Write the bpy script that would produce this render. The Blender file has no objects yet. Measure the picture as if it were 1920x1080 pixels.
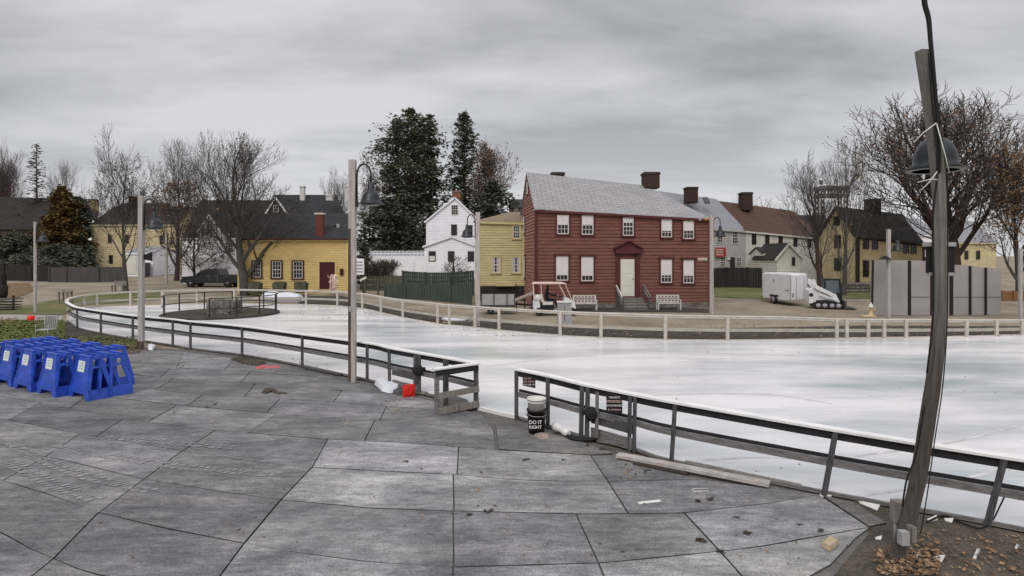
import bpy, math, random
from mathutils import Vector, Matrix
R = math.radians
F, HY, HC = 1100.0, 480.0, 3.5
SC = bpy.context.scene
COL = SC.collection

def gz(y):
    """height of the ground: level round the rink, rising gently beyond it"""
    if y < 42: return 0.0
    return min(2.1, 0.03 * (y - 42))
def D(py):
    """distance of the ground seen in photo row py"""
    if py > 571.7: return 3850.0 / (py - HY)
    d = 5236.0 / (py - HY + 33.0)
    return d if d < 112 else (HC - 2.1) * F / max(py - HY, 6)
def W(px, py, d):
    return Vector(((px - 960) / F * d, d, HC - (py - HY) / F * d))
def G(px, py, dz=0.0):
    d = D(py)
    return Vector(((px - 960) / F * d, d, gz(d) + dz))
def X(px, d): return (px - 960) / F * d

# ------------------------------------------------------------------ materials
def nt(name):
    m = bpy.data.materials.new(name); m.use_nodes = True
    t = m.node_tree; b = t.nodes['Principled BSDF']
    return m, t, b
def N(t, typ, **kw):
    n = t.nodes.new(typ)
    for k, v in kw.items():
        if k.startswith('i_'):
            key = k[2:]
            n.inputs[int(key) if key.isdigit() else key.replace('_', ' ')].default_value = v
        else: setattr(n, k, v)
    return n
def L(t, a, b): t.links.new(a, b)
def c4(c): return (c[0], c[1], c[2], 1)
_M = {}
def mat(name, col, rough=.8, var=.25, scale=3.0, bump=.0, metal=0.0, col2=None, stretch=(1, 1, 1), spec=.3, detail=6, fine=0.0):
    """surface colour broken up by noise (dirt and wear), some bump"""
    if name in _M: return _M[name]
    m, t, b = nt(name)
    tc = N(t, 'ShaderNodeTexCoord'); mp = N(t, 'ShaderNodeMapping'); mp.inputs['Scale'].default_value = stretch
    L(t, tc.outputs['Object'], mp.inputs[0])
    nz = N(t, 'ShaderNodeTexNoise'); nz.inputs['Scale'].default_value = scale; nz.inputs['Detail'].default_value = detail
    nz.inputs['Roughness'].default_value = .65
    L(t, mp.outputs[0], nz.inputs['Vector'])
    rp = N(t, 'ShaderNodeValToRGB'); e = rp.color_ramp.elements
    e[0].position = .3; e[1].position = .72
    if col2 is None:
        e[0].color = c4([c * (1 - var) for c in col]); e[1].color = c4([min(1, c * (1 + var)) for c in col])
    else:
        e[0].color = c4(col); e[1].color = c4(col2)
    L(t, nz.outputs['Fac'], rp.inputs[0]); L(t, rp.outputs[0], b.inputs['Base Color'])
    b.inputs['Roughness'].default_value = rough; b.inputs['Metallic'].default_value = metal
    b.inputs['Specular IOR Level'].default_value = spec
    if bump:
        n2 = N(t, 'ShaderNodeTexNoise'); n2.inputs['Scale'].default_value = scale * 4; n2.inputs['Detail'].default_value = 6
        L(t, mp.outputs[0], n2.inputs['Vector'])
        bp = N(t, 'ShaderNodeBump'); bp.inputs['Strength'].default_value = bump; bp.inputs['Distance'].default_value = .03
        L(t, n2.outputs['Fac'], bp.inputs['Height']); L(t, bp.outputs[0], b.inputs['Normal'])
    _M[name] = m
    return m
def two_noise(name, cols, s1, s2, rough=.9, bump=.5, stretch=(1, 1, 1), attr=None, spec=.2, bscale=None, bdist=.03):
    """ground: large patches of cols[0]/cols[1], small grains of cols[2]/cols[3]"""
    m, t, b = nt(name)
    tc = N(t, 'ShaderNodeTexCoord'); mp = N(t, 'ShaderNodeMapping'); mp.inputs['Scale'].default_value = stretch
    L(t, tc.outputs['Object'], mp.inputs[0])
    def nz(s, lo, hi, ca, cb, det=8):
        n = N(t, 'ShaderNodeTexNoise'); n.inputs['Scale'].default_value = s; n.inputs['Detail'].default_value = det; n.inputs['Roughness'].default_value = .7
        L(t, mp.outputs[0], n.inputs['Vector'])
        r = N(t, 'ShaderNodeValToRGB'); r.color_ramp.elements[0].position = lo; r.color_ramp.elements[1].position = hi
        r.color_ramp.elements[0].color = c4(ca); r.color_ramp.elements[1].color = c4(cb)
        L(t, n.outputs['Fac'], r.inputs[0]); return n, r
    n1, r1 = nz(s1, .35, .65, cols[0], cols[1]); n2, r2 = nz(s2, .3, .7, cols[2], cols[3])
    mx = N(t, 'ShaderNodeMixRGB', blend_type='MULTIPLY'); mx.inputs[0].default_value = 1
    L(t, r1.outputs[0], mx.inputs[1]); L(t, r2.outputs[0], mx.inputs[2])
    out = mx.outputs[0]
    if attr:
        at = N(t, 'ShaderNodeAttribute'); at.attribute_name = attr
        m2 = N(t, 'ShaderNodeMixRGB', blend_type='MULTIPLY'); m2.inputs[0].default_value = 1
        L(t, out, m2.inputs[1]); L(t, at.outputs['Color'], m2.inputs[2]); out = m2.outputs[0]
    L(t, out, b.inputs['Base Color'])
    b.inputs['Roughness'].default_value = rough; b.inputs['Specular IOR Level'].default_value = spec
    if bump:
        n3 = N(t, 'ShaderNodeTexNoise'); n3.inputs['Scale'].default_value = bscale or s2; n3.inputs['Detail'].default_value = 8
        L(t, mp.outputs[0], n3.inputs['Vector'])
        bp = N(t, 'ShaderNodeBump'); bp.inputs['Strength'].default_value = bump; bp.inputs['Distance'].default_value = bdist
        L(t, n3.outputs['Fac'], bp.inputs['Height']); L(t, bp.outputs[0], b.inputs['Normal'])
    return m
def uvbrick(name, c1, c2, mortar, bw, bh, rough=.85, mort=.012, bump=.6, var=.3):
    m, t, b = nt(name)
    tc = N(t, 'ShaderNodeTexCoord')
    br = N(t, 'ShaderNodeTexBrick'); br.inputs['Scale'].default_value = 1; br.inputs['Brick Width'].default_value = bw
    br.inputs['Row Height'].default_value = bh; br.inputs['Mortar Size'].default_value = mort; br.inputs['Mortar Smooth'].default_value = .3
    br.inputs['Color1'].default_value = c4(c1); br.inputs['Color2'].default_value = c4(c2); br.inputs['Mortar'].default_value = c4(mortar)
    L(t, tc.outputs['UV'], br.inputs['Vector'])
    nz = N(t, 'ShaderNodeTexNoise'); nz.inputs['Scale'].default_value = .9; nz.inputs['Detail'].default_value = 8; nz.inputs['Roughness'].default_value = .7
    L(t, tc.outputs['UV'], nz.inputs['Vector'])
    rp = N(t, 'ShaderNodeValToRGB'); rp.color_ramp.elements[0].position = .3; rp.color_ramp.elements[1].position = .7
    rp.color_ramp.elements[0].color = c4((1 - var,) * 3); rp.color_ramp.elements[1].color = (1, 1, 1, 1)
    L(t, nz.outputs['Fac'], rp.inputs[0])
    mx = N(t, 'ShaderNodeMixRGB', blend_type='MULTIPLY'); mx.inputs[0].default_value = 1
    L(t, br.outputs['Color'], mx.inputs[1]); L(t, rp.outputs[0], mx.inputs[2]); L(t, mx.outputs[0], b.inputs['Base Color'])
    b.inputs['Roughness'].default_value = rough; b.inputs['Specular IOR Level'].default_value = .25
    bp = N(t, 'ShaderNodeBump', invert=True); bp.inputs['Strength'].default_value = bump; bp.inputs['Distance'].default_value = .03
    L(t, br.outputs['Fac'], bp.inputs['Height']); L(t, bp.outputs[0], b.inputs['Normal'])
    return m
def leafmat(name, ca, cb, rough=.7):
    """leaves of mixed colour: every leaf island its own tone"""
    m, t, b = nt(name)
    g = N(t, 'ShaderNodeNewGeometry'); r = N(t, 'ShaderNodeValToRGB')
    r.color_ramp.elements[0].color = c4(ca); r.color_ramp.elements[1].color = c4(cb)
    L(t, g.outputs['Random Per Island'], r.inputs[0]); L(t, r.outputs[0], b.inputs['Base Color'])
    b.inputs['Roughness'].default_value = rough; b.inputs['Specular IOR Level'].default_value = .15
    return m

M = {}
M['deck'] = two_noise('rubber_mat', ((.50, .51, .53), (1.1, 1.08, 1.05), (.6, .6, .61), (1.15, 1.15, 1.15)), .9, 9, .82, .5, attr='tone', spec=.3, bscale=30, bdist=.012, stretch=(.6, 1.5, 1))
def deck_detail():
    t = M['deck'].node_tree; b = t.nodes['Principled BSDF']; lk = b.inputs['Base Color'].links[0]; src = lk.from_socket
    tc = [n for n in t.nodes if n.type == 'TEX_COORD'][0]
    def layer(src, scale, rot, st, lo, hi, ca, cb, det=8, dist=0):
        mp = N(t, 'ShaderNodeMapping'); mp.inputs['Scale'].default_value = st; mp.inputs['Rotation'].default_value = (0, 0, rot); L(t, tc.outputs['Object'], mp.inputs[0])
        n = N(t, 'ShaderNodeTexNoise'); n.inputs['Scale'].default_value = scale; n.inputs['Detail'].default_value = det; n.inputs['Roughness'].default_value = .72; n.inputs['Distortion'].default_value = dist; L(t, mp.outputs[0], n.inputs['Vector'])
        r = N(t, 'ShaderNodeValToRGB'); r.color_ramp.elements[0].position = lo; r.color_ramp.elements[1].position = hi; r.color_ramp.elements[0].color = c4((ca,) * 3); r.color_ramp.elements[1].color = c4((cb,) * 3); L(t, n.outputs['Fac'], r.inputs[0])
        m = N(t, 'ShaderNodeMixRGB', blend_type='MULTIPLY'); m.inputs[0].default_value = 1; L(t, src, m.inputs[1]); L(t, r.outputs[0], m.inputs[2]); return m.outputs[0], n
    src, _ = layer(src, 2.2, .25, (.5, 2.6, 1), .34, .64, .74, 1.2, 10, .3)     # long scuffs
    src, n2 = layer(src, 45, 0, (1, 1, 1), .35, .65, .66, 1.3, 4)                # grit
    src, _ = layer(src, .45, 0, (1, 1, 1), .44, .60, .80, 1.10, 6, 1.0)          # damp and dry
    L(t, src, b.inputs['Base Color'])
deck_detail()
M['slab'] = two_noise('old_concrete', ((.10, .095, .09), (.19, .18, .17), (.6, .6, .6), (1.1, 1.1, 1.1)), 1.2, 22, .9, .5)
M['gravel'] = two_noise('gravel_dirt', ((.20, .165, .12), (.36, .315, .25), (.6, .58, .55), (1.1, 1.1, 1.1)), .25, 12, .95, .6)
M['soil'] = two_noise('dark_soil', ((.07, .058, .045), (.15, .125, .10), (.4, .4, .4), (1.2, 1.2, 1.2)), .9, 20, .95, .9)
M['mulch'] = two_noise('mulch', ((.045, .04, .035), (.09, .075, .06), (.4, .4, .4), (1.3, 1.3, 1.3)), 1.2, 16, .95, .9)
M['leafbed'] = two_noise('leaf_strewn_bed', ((.13, .085, .05), (.26, .18, .10), (.35, .33, .3), (1.3, 1.3, 1.3)), 1.6, 9, .95, .9)
M['grass'] = two_noise('winter_grass', ((.055, .085, .02), (.13, .12, .045), (.45, .45, .45), (1.2, 1.2, 1.2)), .5, 9, .95, .9)
M['grassfar'] = two_noise('worn_grass', ((.09, .12, .035), (.20, .17, .09), (.5, .5, .5), (1.2, 1.2, 1.2)), .25, 4, .95, .9)
M['path'] = two_noise('pale_path', ((.27, .26, .24), (.38, .36, .33), (.7, .7, .7), (1.1, 1.1, 1.1)), .5, 10, .9, .4)
M['stonemat'] = two_noise('field_stone', ((.10, .09, .08), (.30, .27, .24), (.4, .4, .4), (1.2, 1.2, 1.2)), 2.5, 8, .9, 1.0)

def ice_mat():
    m, t, b = nt('ice')
    tc = N(t, 'ShaderNodeTexCoord'); mp = N(t, 'ShaderNodeMapping'); mp.inputs['Scale'].default_value = (.10, .34, 1)
    L(t, tc.outputs['Object'], mp.inputs[0])
    n = N(t, 'ShaderNodeTexNoise'); n.inputs['Scale'].default_value = 1.2; n.inputs['Detail'].default_value = 9; n.inputs['Roughness'].default_value = .62
    L(t, mp.outputs[0], n.inputs['Vector'])
    r = N(t, 'ShaderNodeValToRGB'); e = r.color_ramp.elements
    e[0].position = .36; e[0].color = (.43, .47, .48, 1); e[1].position = .58; e[1].color = (.77, .745, .75, 1)
    L(t, n.outputs['Fac'], r.inputs[0])
    # thin scratches and wet lines
    mp2 = N(t, 'ShaderNodeMapping'); mp2.inputs['Scale'].default_value = (.10, 2.2, 1); mp2.inputs['Rotation'].default_value = (0, 0, .12)
    L(t, tc.outputs['Object'], mp2.inputs[0])
    n2 = N(t, 'ShaderNodeTexNoise'); n2.inputs['Scale'].default_value = 2.2; n2.inputs['Detail'].default_value = 5; n2.inputs['Roughness'].default_value = .75
    L(t, mp2.outputs[0], n2.inputs['Vector'])
    r2 = N(t, 'ShaderNodeValToRGB'); e = r2.color_ramp.elements
    e[0].position = .27; e[0].color = (.80, .79, .79, 1); e[1].position = .36; e[1].color = (1, 1, 1, 1)
    L(t, n2.outputs['Fac'], r2.inputs[0])
    mx = N(t, 'ShaderNodeMixRGB', blend_type='MULTIPLY'); mx.inputs[0].default_value = 1
    L(t, r.outputs[0], mx.inputs[1]); L(t, r2.outputs[0], mx.inputs[2]); L(t, mx.outputs[0], b.inputs['Base Color'])
    r3 = N(t, 'ShaderNodeMapRange'); r3.inputs['To Min'].default_value = .08; r3.inputs['To Max'].default_value = .42
    L(t, n.outputs['Fac'], r3.inputs[0]); L(t, r3.outputs[0], b.inputs['Roughness'])
    b.inputs['Specular IOR Level'].default_value = .5
    return m
M['ice'] = ice_mat()
M['fdark'] = mat('shaded_dark_rail_wood', (.022, .021, .023), .8, .5, 6, .2, stretch=(.4, .4, 3))  # dark grey wood with its near-side shade put into the colour
M['fpost'] = mat('grey_post_wood', (.075, .073, .076), .8, .5, 8, .3, stretch=(3, 3, .4))
M['frail'] = mat('grey_rail_wood', (.155, .148, .145), .8, .5, 5, .3, stretch=(1, 1, 6))
M['fcap'] = mat('pale_cap_rail', (.72, .71, .70), .6, .12, 3)
M['wcap'] = mat('cream_cap_rail', (.56, .52, .46), .7, .15, 3)
M['wpost'] = mat('cream_post', (.46, .42, .37), .75, .2, 6, .2)
M['wrail'] = mat('tan_mid_rail', (.36, .33, .28), .75, .2, 3)
M['weath'] = mat('weathered_wood', (.21, .19, .17), .85, .5, 7, .5, stretch=(3, 3, .25))
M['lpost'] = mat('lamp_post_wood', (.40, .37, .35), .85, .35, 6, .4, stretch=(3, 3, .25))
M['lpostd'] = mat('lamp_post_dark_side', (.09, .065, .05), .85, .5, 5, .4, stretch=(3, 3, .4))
M['black'] = mat('black_metal', (.02, .022, .025), .45, .3, 4, metal=.3, spec=.4)
M['cablem'] = mat('black_cable', (.008, .008, .008), .6, .2)
M['shade'] = mat('lamp_shade_metal', (.03, .033, .036), .38, .3, 3, metal=.5, spec=.5)
M['shadein'] = mat('lamp_shade_inside', (.16, .17, .16), .5, .3)
M['lens'] = mat('lamp_glass_ring', (.35, .37, .36), .3, .4, 14)
M['pale'] = mat('pale_twine', (.62, .62, .58), .8, .15)
M['red'] = mat('red_clapboard', (.170, .070, .058), .8, .22, 1.3, .1, stretch=(1, 1, 3))
M['redside'] = mat('red_clapboard_worn', (.27, .13, .11), .85, .35, 1.8, .1, stretch=(1, 1, 3))
M['redtrim'] = mat('red_trim', (.085, .022, .022), .7, .2, 3)
M['whitetrim'] = mat('white_sash', (.62, .58, .53), .6, .1, 4)
M['blind'] = mat('white_blind', (.66, .62, .60), .8, .08, 2)
M['curtain'] = mat('net_curtain', (.42, .38, .36), .9, .3, 6, stretch=(8, 8, .5))
M['glass'] = mat('dark_glass', (.012, .013, .016), .12, .3, 2, spec=.5)
M['yellow'] = mat('yellow_clapboard', (.64, .48, .20), .8, .15, 1.3, stretch=(1, 1, 3))
M['yellow2'] = mat('mustard_clapboard', (.50, .43, .22), .8, .15, 1.3, stretch=(1, 1, 3))
M['yellow3'] = mat('pale_ochre_clapboard', (.50, .41, .23), .8, .2, 1.3, stretch=(1, 1, 3))
M['yellow4'] = mat('buff_clapboard', (.52, .44, .26), .8, .2, 1.3)
M['maroon'] = mat('maroon_trim', (.06, .012, .012), .7, .2)
M['white'] = mat('white_clapboard', (.84, .83, .86), .75, .08, 1.3)
M['cream'] = mat('cream_clapboard', (.64, .61, .54), .75, .1, 1.3)
M['grey'] = mat('grey_clapboard', (.42, .41, .385), .75, .1, 1.3)
M['brownwall'] = mat('brown_weathered_wall', (.055, .042, .036), .85, .3, 1.3)
M['dkwin'] = mat('dark_window_frame', (.05, .03, .025), .7, .2)
M['stone'] = M['stonemat']
M['roofred'] = uvbrick('grey_wood_shingles', (.33, .325, .33), (.38, .37, .375), (.20, .20, .20), .7, .27, mort=.025, var=.25)
M['roofdk'] = uvbrick('charcoal_shingles', (.035, .036, .038), (.055, .055, .058), (.02, .02, .02), .3, .16)
M['roofgr'] = uvbrick('pale_grey_shingles', (.27, .27, .29), (.31, .31, .33), (.2, .2, .2), .3, .16, var=.15)
M['roofbr'] = uvbrick('brown_shingles', (.10, .055, .042), (.125, .07, .052), (.06, .04, .03), .3, .16)
M['rooftan'] = uvbrick('tan_shingles', (.26, .19, .13), (.33, .25, .17), (.12, .09, .07), .3, .16)
M['roofbl'] = uvbrick('black_brown_shingles', (.028, .025, .023), (.045, .042, .036), (.012, .012, .012), .3, .16)
M['brickdk'] = uvbrick('dark_brick', (.055, .028, .024), (.08, .04, .032), (.05, .045, .04), .22, .075, mort=.008)
M['brickred'] = uvbrick('red_brick', (.16, .04, .03), (.21, .06, .04), (.12, .08, .07), .22, .075, mort=.008)
M['brickor'] = uvbrick('orange_brick', (.28, .11, .06), (.34, .15, .08), (.2, .13, .1), .22, .075, mort=.008)
M['chimwhite'] = mat('whitewashed_chimney', (.55, .54, .52), .9, .2, 4)
M['chimyel'] = mat('buff_chimney', (.42, .34, .17), .9, .2, 4)
M['greenf'] = mat('green_grey_boards', (.055, .068, .058), .85, .45, 1.6, .2, stretch=(6, 6, .3))
M['greenf2'] = mat('olive_boards', (.085, .085, .06), .85, .45, 1.6, .2, stretch=(6, 6, .3))
M['dkfence'] = mat('black_brown_boards', (.025, .023, .022), .85, .5, 1.6, .2, stretch=(6, 6, .3))
M['gyfence'] = mat('grey_boards', (.075, .07, .07), .85, .3, 1.6, .2, stretch=(6, 6, .3))
M['panelw'] = mat('taupe_panel', (.31, .285, .275), .7, .1, .8)
M['panelg'] = mat('dark_gap_fill', (.02, .015, .015), .8, .2)
M['cabglass'] = mat('cab_glass', (.10, .12, .14), .1, .3, spec=.8)
M['cone'] = mat('red_orange_plastic', (.75, .03, .02), .5, .12, 5)
M['blue'] = mat('blue_plastic', (.020, .072, .46), .38, .35, 5, spec=.5)
M['blued'] = mat('sticker_print', (.12, .14, .22), .7, .2)
M['sticker'] = mat('white_sticker', (.66, .70, .66), .6, .08, 6)
M['carb'] = mat('black_car_paint', (.010, .011, .014), .3, .2, spec=.6)
M['rubber'] = mat('rubber', (.015, .015, .015), .8, .2)
M['rim'] = mat('steel_rim', (.4, .4, .4), .35, .1, metal=.7)
M['lampglass'] = mat('headlight_glass', (.5, .5, .52), .2, .1)
M['tailred'] = mat('tail_light', (.4, .02, .02), .3, .1)
M['wpaint'] = mat('white_vehicle_paint', (.68, .68, .70), .4, .06, 2, spec=.4)
M['bone'] = mat('off_white_plastic', (.62, .60, .57), .5, .1)
M['pinkcan'] = mat('pale_pink_canopy', (.72, .56, .51), .6, .08)
M['darkcloth'] = mat('black_clothing', (.012, .012, .015), .9, .3)
M['skin'] = mat('skin', (.35, .2, .14), .6, .1)
M['benchw'] = mat('white_bench_paint', (.55, .54, .50), .7, .12)
M['greym'] = mat('galvanised_grey', (.34, .34, .34), .6, .15)
M['orangelamp'] = mat('amber_floodlight', (.5, .2, .05), .4, .1)
M['hyd'] = mat('cream_yellow_iron', (.55, .46, .26), .6, .15)
M['pvc'] = mat('white_pvc', (.68, .67, .65), .5, .1)
M['tarp'] = mat('white_tarp', (.64, .66, .70), .6, .1, 3, .4)
M['signblk'] = mat('black_sign', (.022, .012, .014), .5, .2)
M['signtxt'] = mat('pale_pink_lettering', (.55, .38, .38), .6, .05)
M['signwht'] = mat('white_lettering', (.62, .62, .62), .6, .05)
M['signred'] = mat('red_sign', (.35, .04, .04), .6, .1)
M['darkwood'] = mat('dark_stained_wood', (.04, .03, .025), .8, .3, 5, .2)
M['plank'] = mat('grey_plank', (.40, .37, .35), .85, .25, 5, .4, stretch=(1, 1, 1))
M['blocky'] = mat('raw_timber_block', (.42, .34, .22), .85, .2, 6, .4)
M['brickbit'] = mat('brick_fragment', (.30, .24, .21), .9, .25, 8, .6)
M['steel'] = mat('bridge_steel', (.10, .10, .10), .7, .2)
M['bark'] = mat('grey_bark', (.085, .075, .067), .95, .4, 5, .4, stretch=(2, 2, .4))
M['barkr'] = mat('red_brown_bark', (.06, .04, .035), .95, .4, 5, .4, stretch=(2, 2, .4))
M['twig'] = mat('twig_bark', (.075, .066, .06), .95, .3, 5)
M['twigp'] = mat('purplish_twigs', (.12, .085, .085), .95, .3, 5)
M['needle'] = leafmat('evergreen_needles', (.045, .058, .036), (.17, .18, .115))
M['needle2'] = leafmat('dark_evergreen_needles', (.036, .048, .034), (.13, .14, .10))
M['rust'] = leafmat('rust_leaves', (.07, .04, .028), (.20, .12, .08))
M['amber'] = leafmat('amber_leaves', (.10, .055, .025), (.27, .16, .07))
M['orange'] = leafmat('orange_brown_needles', (.06, .042, .018), (.20, .125, .04))
M['deadleaf'] = leafmat('fallen_leaves', (.07, .04, .025), (.34, .22, .13))
M['greenleaf'] = leafmat('grass_blades', (.05, .08, .015), (.16, .17, .05))

# ------------------------------------------------------------------ mesh builder
class MB:
    def __init__(s): s.v = []; s.f = []; s.uv = {}; s.sm = set(); s.tone = {}
    def quad(s, a, b, c, d, uv=None):
        i = len(s.v); s.v += [tuple(a), tuple(b), tuple(c), tuple(d)]; s.f.append((i, i + 1, i + 2, i + 3))
        if uv: s.uv[len(s.f) - 1] = uv
    def poly(s, pts, uv=None, tone=None):
        i = len(s.v); s.v += [tuple(p) for p in pts]; s.f.append(tuple(range(i, i + len(pts))))
        if uv: s.uv[len(s.f) - 1] = uv
        if tone: s.tone[len(s.f) - 1] = tone
    def hexa(s, lo, hi):
        """lo, hi: two rings of 4 points"""
        i = len(s.v); s.v += [tuple(p) for p in lo] + [tuple(p) for p in hi]
        s.f += [(i + 3, i + 2, i + 1, i), (i + 4, i + 5, i + 6, i + 7)]
        for k in range(4):
            j = (k + 1) % 4; s.f.append((i + k, i + j, i + 4 + j, i + 4 + k))
    def box(s, c, size, rz=0.0, M3=None):
        hx, hy, hz = size[0] / 2, size[1] / 2, size[2] / 2
        m = M3 or Matrix.Rotation(rz, 3, 'Z'); c = Vector(c)
        P = lambda x, y, z: c + m @ Vector((x, y, z))
        s.hexa([P(-hx, -hy, -hz), P(hx, -hy, -hz), P(hx, hy, -hz), P(-hx, hy, -hz)], [P(-hx, -hy, hz), P(hx, -hy, hz), P(hx, hy, hz), P(-hx, hy, hz)])
    def beam(s, a, b, w, h, up=(0, 0, 1)):
        """box from a to b, width w across, height h along up"""
        a = Vector(a); b = Vector(b); d = (b - a).normalized(); up = Vector(up)
        if abs(d.dot(up)) > .98: up = Vector((0, 1, 0))
        x = d.cross(up).normalized() * w / 2; y = x.cross(d).normalized() * h / 2
        s.hexa([a - x - y, a + x - y, a + x + y, a - x + y], [b - x - y, b + x - y, b + x + y, b - x + y])
    def tube(s, pts, r, n=8, cap=True):
        pts = [Vector(p) for p in pts]
        if not hasattr(r, '__len__'): r = [r] * len(pts)
        i0 = len(s.v); prev = None
        for k, p in enumerate(pts):
            d = (pts[min(k + 1, len(pts) - 1)] - pts[max(k - 1, 0)])
            d = d.normalized() if d.length > 1e-9 else Vector((0, 0, 1))
            if prev is None: x = d.orthogonal().normalized()
            else:
                x = prev - d * prev.dot(d)
                x = x.normalized() if x.length > 1e-6 else d.orthogonal().normalized()
            prev = x; y = d.cross(x)
            for j in range(n):
                a = 2 * math.pi * j / n
                s.v.append(tuple(p + (x * math.cos(a) + y * math.sin(a)) * r[k]))
        for k in range(len(pts) - 1):
            for j in range(n):
                j2 = (j + 1) % n; a = i0 + k * n
                s.f.append((a + j, a + j2, a + n + j2, a + n + j)); s.sm.add(len(s.f) - 1)
        if cap:
            s.f.append(tuple(i0 + j for j in reversed(range(n)))); s.f.append(tuple(i0 + (len(pts) - 1) * n + j for j in range(n)))
    def lathe(s, c, prof, n=24, axis=None, smooth=True):
        """prof: (r, z) from c along axis"""
        c = Vector(c); ax = Vector(axis or (0, 0, 1)).normalized(); x = ax.orthogonal().normalized(); y = ax.cross(x); i0 = len(s.v)
        for (r, z) in prof:
            for j in range(n):
                a = 2 * math.pi * j / n
                s.v.append(tuple(c + ax * z + (x * math.cos(a) + y * math.sin(a)) * r))
        for k in range(len(prof) - 1):
            for j in range(n):
                j2 = (j + 1) % n; a = i0 + k * n
                s.f.append((a + j, a + j2, a + n + j2, a + n + j))
                if smooth: s.sm.add(len(s.f) - 1)
        for k in (0, len(prof) - 1):
            if prof[k][0] > 1e-4:
                s.f.append(tuple(i0 + k * n + j for j in (range(n) if k else reversed(range(n)))))
    def extrude(s, pts, vec):
        """closed prism from polygon pts along vec"""
        vec = Vector(vec); i = len(s.v); n = len(pts)
        s.v += [tuple(p) for p in pts] + [tuple(Vector(p) + vec) for p in pts]
        s.f.append(tuple(reversed(range(i, i + n)))); s.f.append(tuple(range(i + n, i + 2 * n)))
        for k in range(n):
            j = (k + 1) % n; s.f.append((i + k, i + j, i + n + j, i + n + k))
    def sweep(s, pts, w, h, off=0.0):
        """rectangular rail, width w (horizontal), height h, its top on pts"""
        pts = [Vector(p) for p in pts]; rings = []
        for k, p in enumerate(pts):
            d = pts[min(k + 1, len(pts) - 1)] - pts[max(k - 1, 0)]; d.z = 0; d.normalize()
            x = Vector((d.y, -d.x, 0)); c = p + x * off; x = x * (w / 2); z = Vector((0, 0, h))
            rings.append([c - x - z, c + x - z, c + x, c - x])
        i0 = len(s.v)
        for r in rings: s.v += [tuple(q) for q in r]
        for k in range(len(rings) - 1):
            for j in range(4):
                j2 = (j + 1) % 4; a = i0 + k * 4
                s.f.append((a + j, a + j2, a + 4 + j2, a + 4 + j))
        s.f.append((i0 + 3, i0 + 2, i0 + 1, i0)); e = i0 + 4 * (len(rings) - 1); s.f.append((e, e + 1, e + 2, e + 3))
    def build(s, name, m, parent=None, org=None):
        me = bpy.data.meshes.new(name)
        if parent is not None: o0 = ORG[parent.name]
        else: o0 = Vector(org) if org is not None else Vector((0, 0, 0))
        me.from_pydata([(v[0] - o0.x, v[1] - o0.y, v[2] - o0.z) for v in s.v], [], s.f)
        if s.uv:
            l = me.uv_layers.new(name='UVMap')
            for p in me.polygons:
                if p.index in s.uv:
                    for k, li in enumerate(p.loop_indices): l.data[li].uv = s.uv[p.index][k]
        if s.tone:
            ca = me.color_attributes.new('tone', 'FLOAT_COLOR', 'CORNER')
            for p in me.polygons:
                tn = s.tone.get(p.index, (1, 1, 1))
                for li in p.loop_indices: ca.data[li].color = (tn[0], tn[1], tn[2], 1)
        if s.sm:
            me.polygons.foreach_set('use_smooth', [i in s.sm for i in range(len(me.polygons))])
        me.materials.append(m); me.update()
        o = bpy.data.objects.new(name, me); COL.objects.link(o)
        if parent is not None: o.parent = parent
        else: o.location = o0
        ORG[o.name] = o0.copy()
        return o
ORG = {}
def tag(o, label=None, cat=None, group=None, kind=None):
    if label: o['label'] = label
    if cat: o['category'] = cat
    if group: o['group'] = group
    if kind: o['kind'] = kind
    return o
def thing(name, label, cat, loc, group=None):
    o = bpy.data.objects.new(name, None); COL.objects.link(o); o.location = Vector(loc); o.empty_display_size = .2
    ORG[o.name] = Vector(loc); return tag(o, label, cat, group)
def children(o): return [c for c in bpy.data.objects if c.parent == o]
def copy_tree(o, parent=None):
    c = o.copy(); COL.objects.link(c)
    if parent is not None: c.parent = parent
    ORG[c.name] = Vector(ORG.get(o.name, Vector()))
    for ch in children(o): copy_tree(ch, c)
    return c
def text(s, size, loc, m, parent, rot, name='lettering', align='CENTER'):
    cu = bpy.data.curves.new(name, 'FONT'); cu.body = s; cu.size = size; cu.align_x = align; cu.align_y = 'CENTER'; cu.extrude = .001
    cu.space_line = .85; cu.offset = size * .02
    tmp = bpy.data.objects.new('tmp', cu); COL.objects.link(tmp); bpy.context.view_layer.update()
    me = bpy.data.meshes.new_from_object(tmp); COL.objects.unlink(tmp); bpy.data.objects.remove(tmp); me.materials.clear(); me.materials.append(m)
    o = bpy.data.objects.new(name, me); COL.objects.link(o)
    o.parent = parent; o.location = Vector(loc) - ORG[parent.name]; o.rotation_euler = rot; return o

# ------------------------------------------------------------------ setting
def sheet(name, pts, m, z, kind='structure'):
    """patch of ground from photo pixels, following the terrain"""
    b = MB(); P = [G(p[0], p[1]) for p in pts]
    import mathutils
    tri = mathutils.geometry.tessellate_polygon([[Vector((p.x, p.y, 0)) for p in P]])
    bm_v = [(p.x, p.y, 0) for p in P]
    import bmesh
    bm = bmesh.new(); vs = [bm.verts.new(v) for v in bm_v]
    for t_ in tri:
        try: bm.faces.new([vs[i] for i in t_])
        except ValueError: pass
    for yy in (42, 50, 112):
        bmesh.ops.bisect_plane(bm, geom=bm.verts[:] + bm.edges[:] + bm.faces[:], plane_co=(0, yy, 0), plane_no=(0, 1, 0))
    for v in bm.verts: v.co.z = gz(v.co.y) + z
    bm.normal_update()
    for f in bm.faces:
        if f.normal.z < 0: f.normal_flip()
    me = bpy.data.meshes.new(name); bm.to_mesh(me); bm.free(); me.materials.append(m)
    o = bpy.data.objects.new(name, me); COL.objects.link(o); o['kind'] = kind; return o

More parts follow.
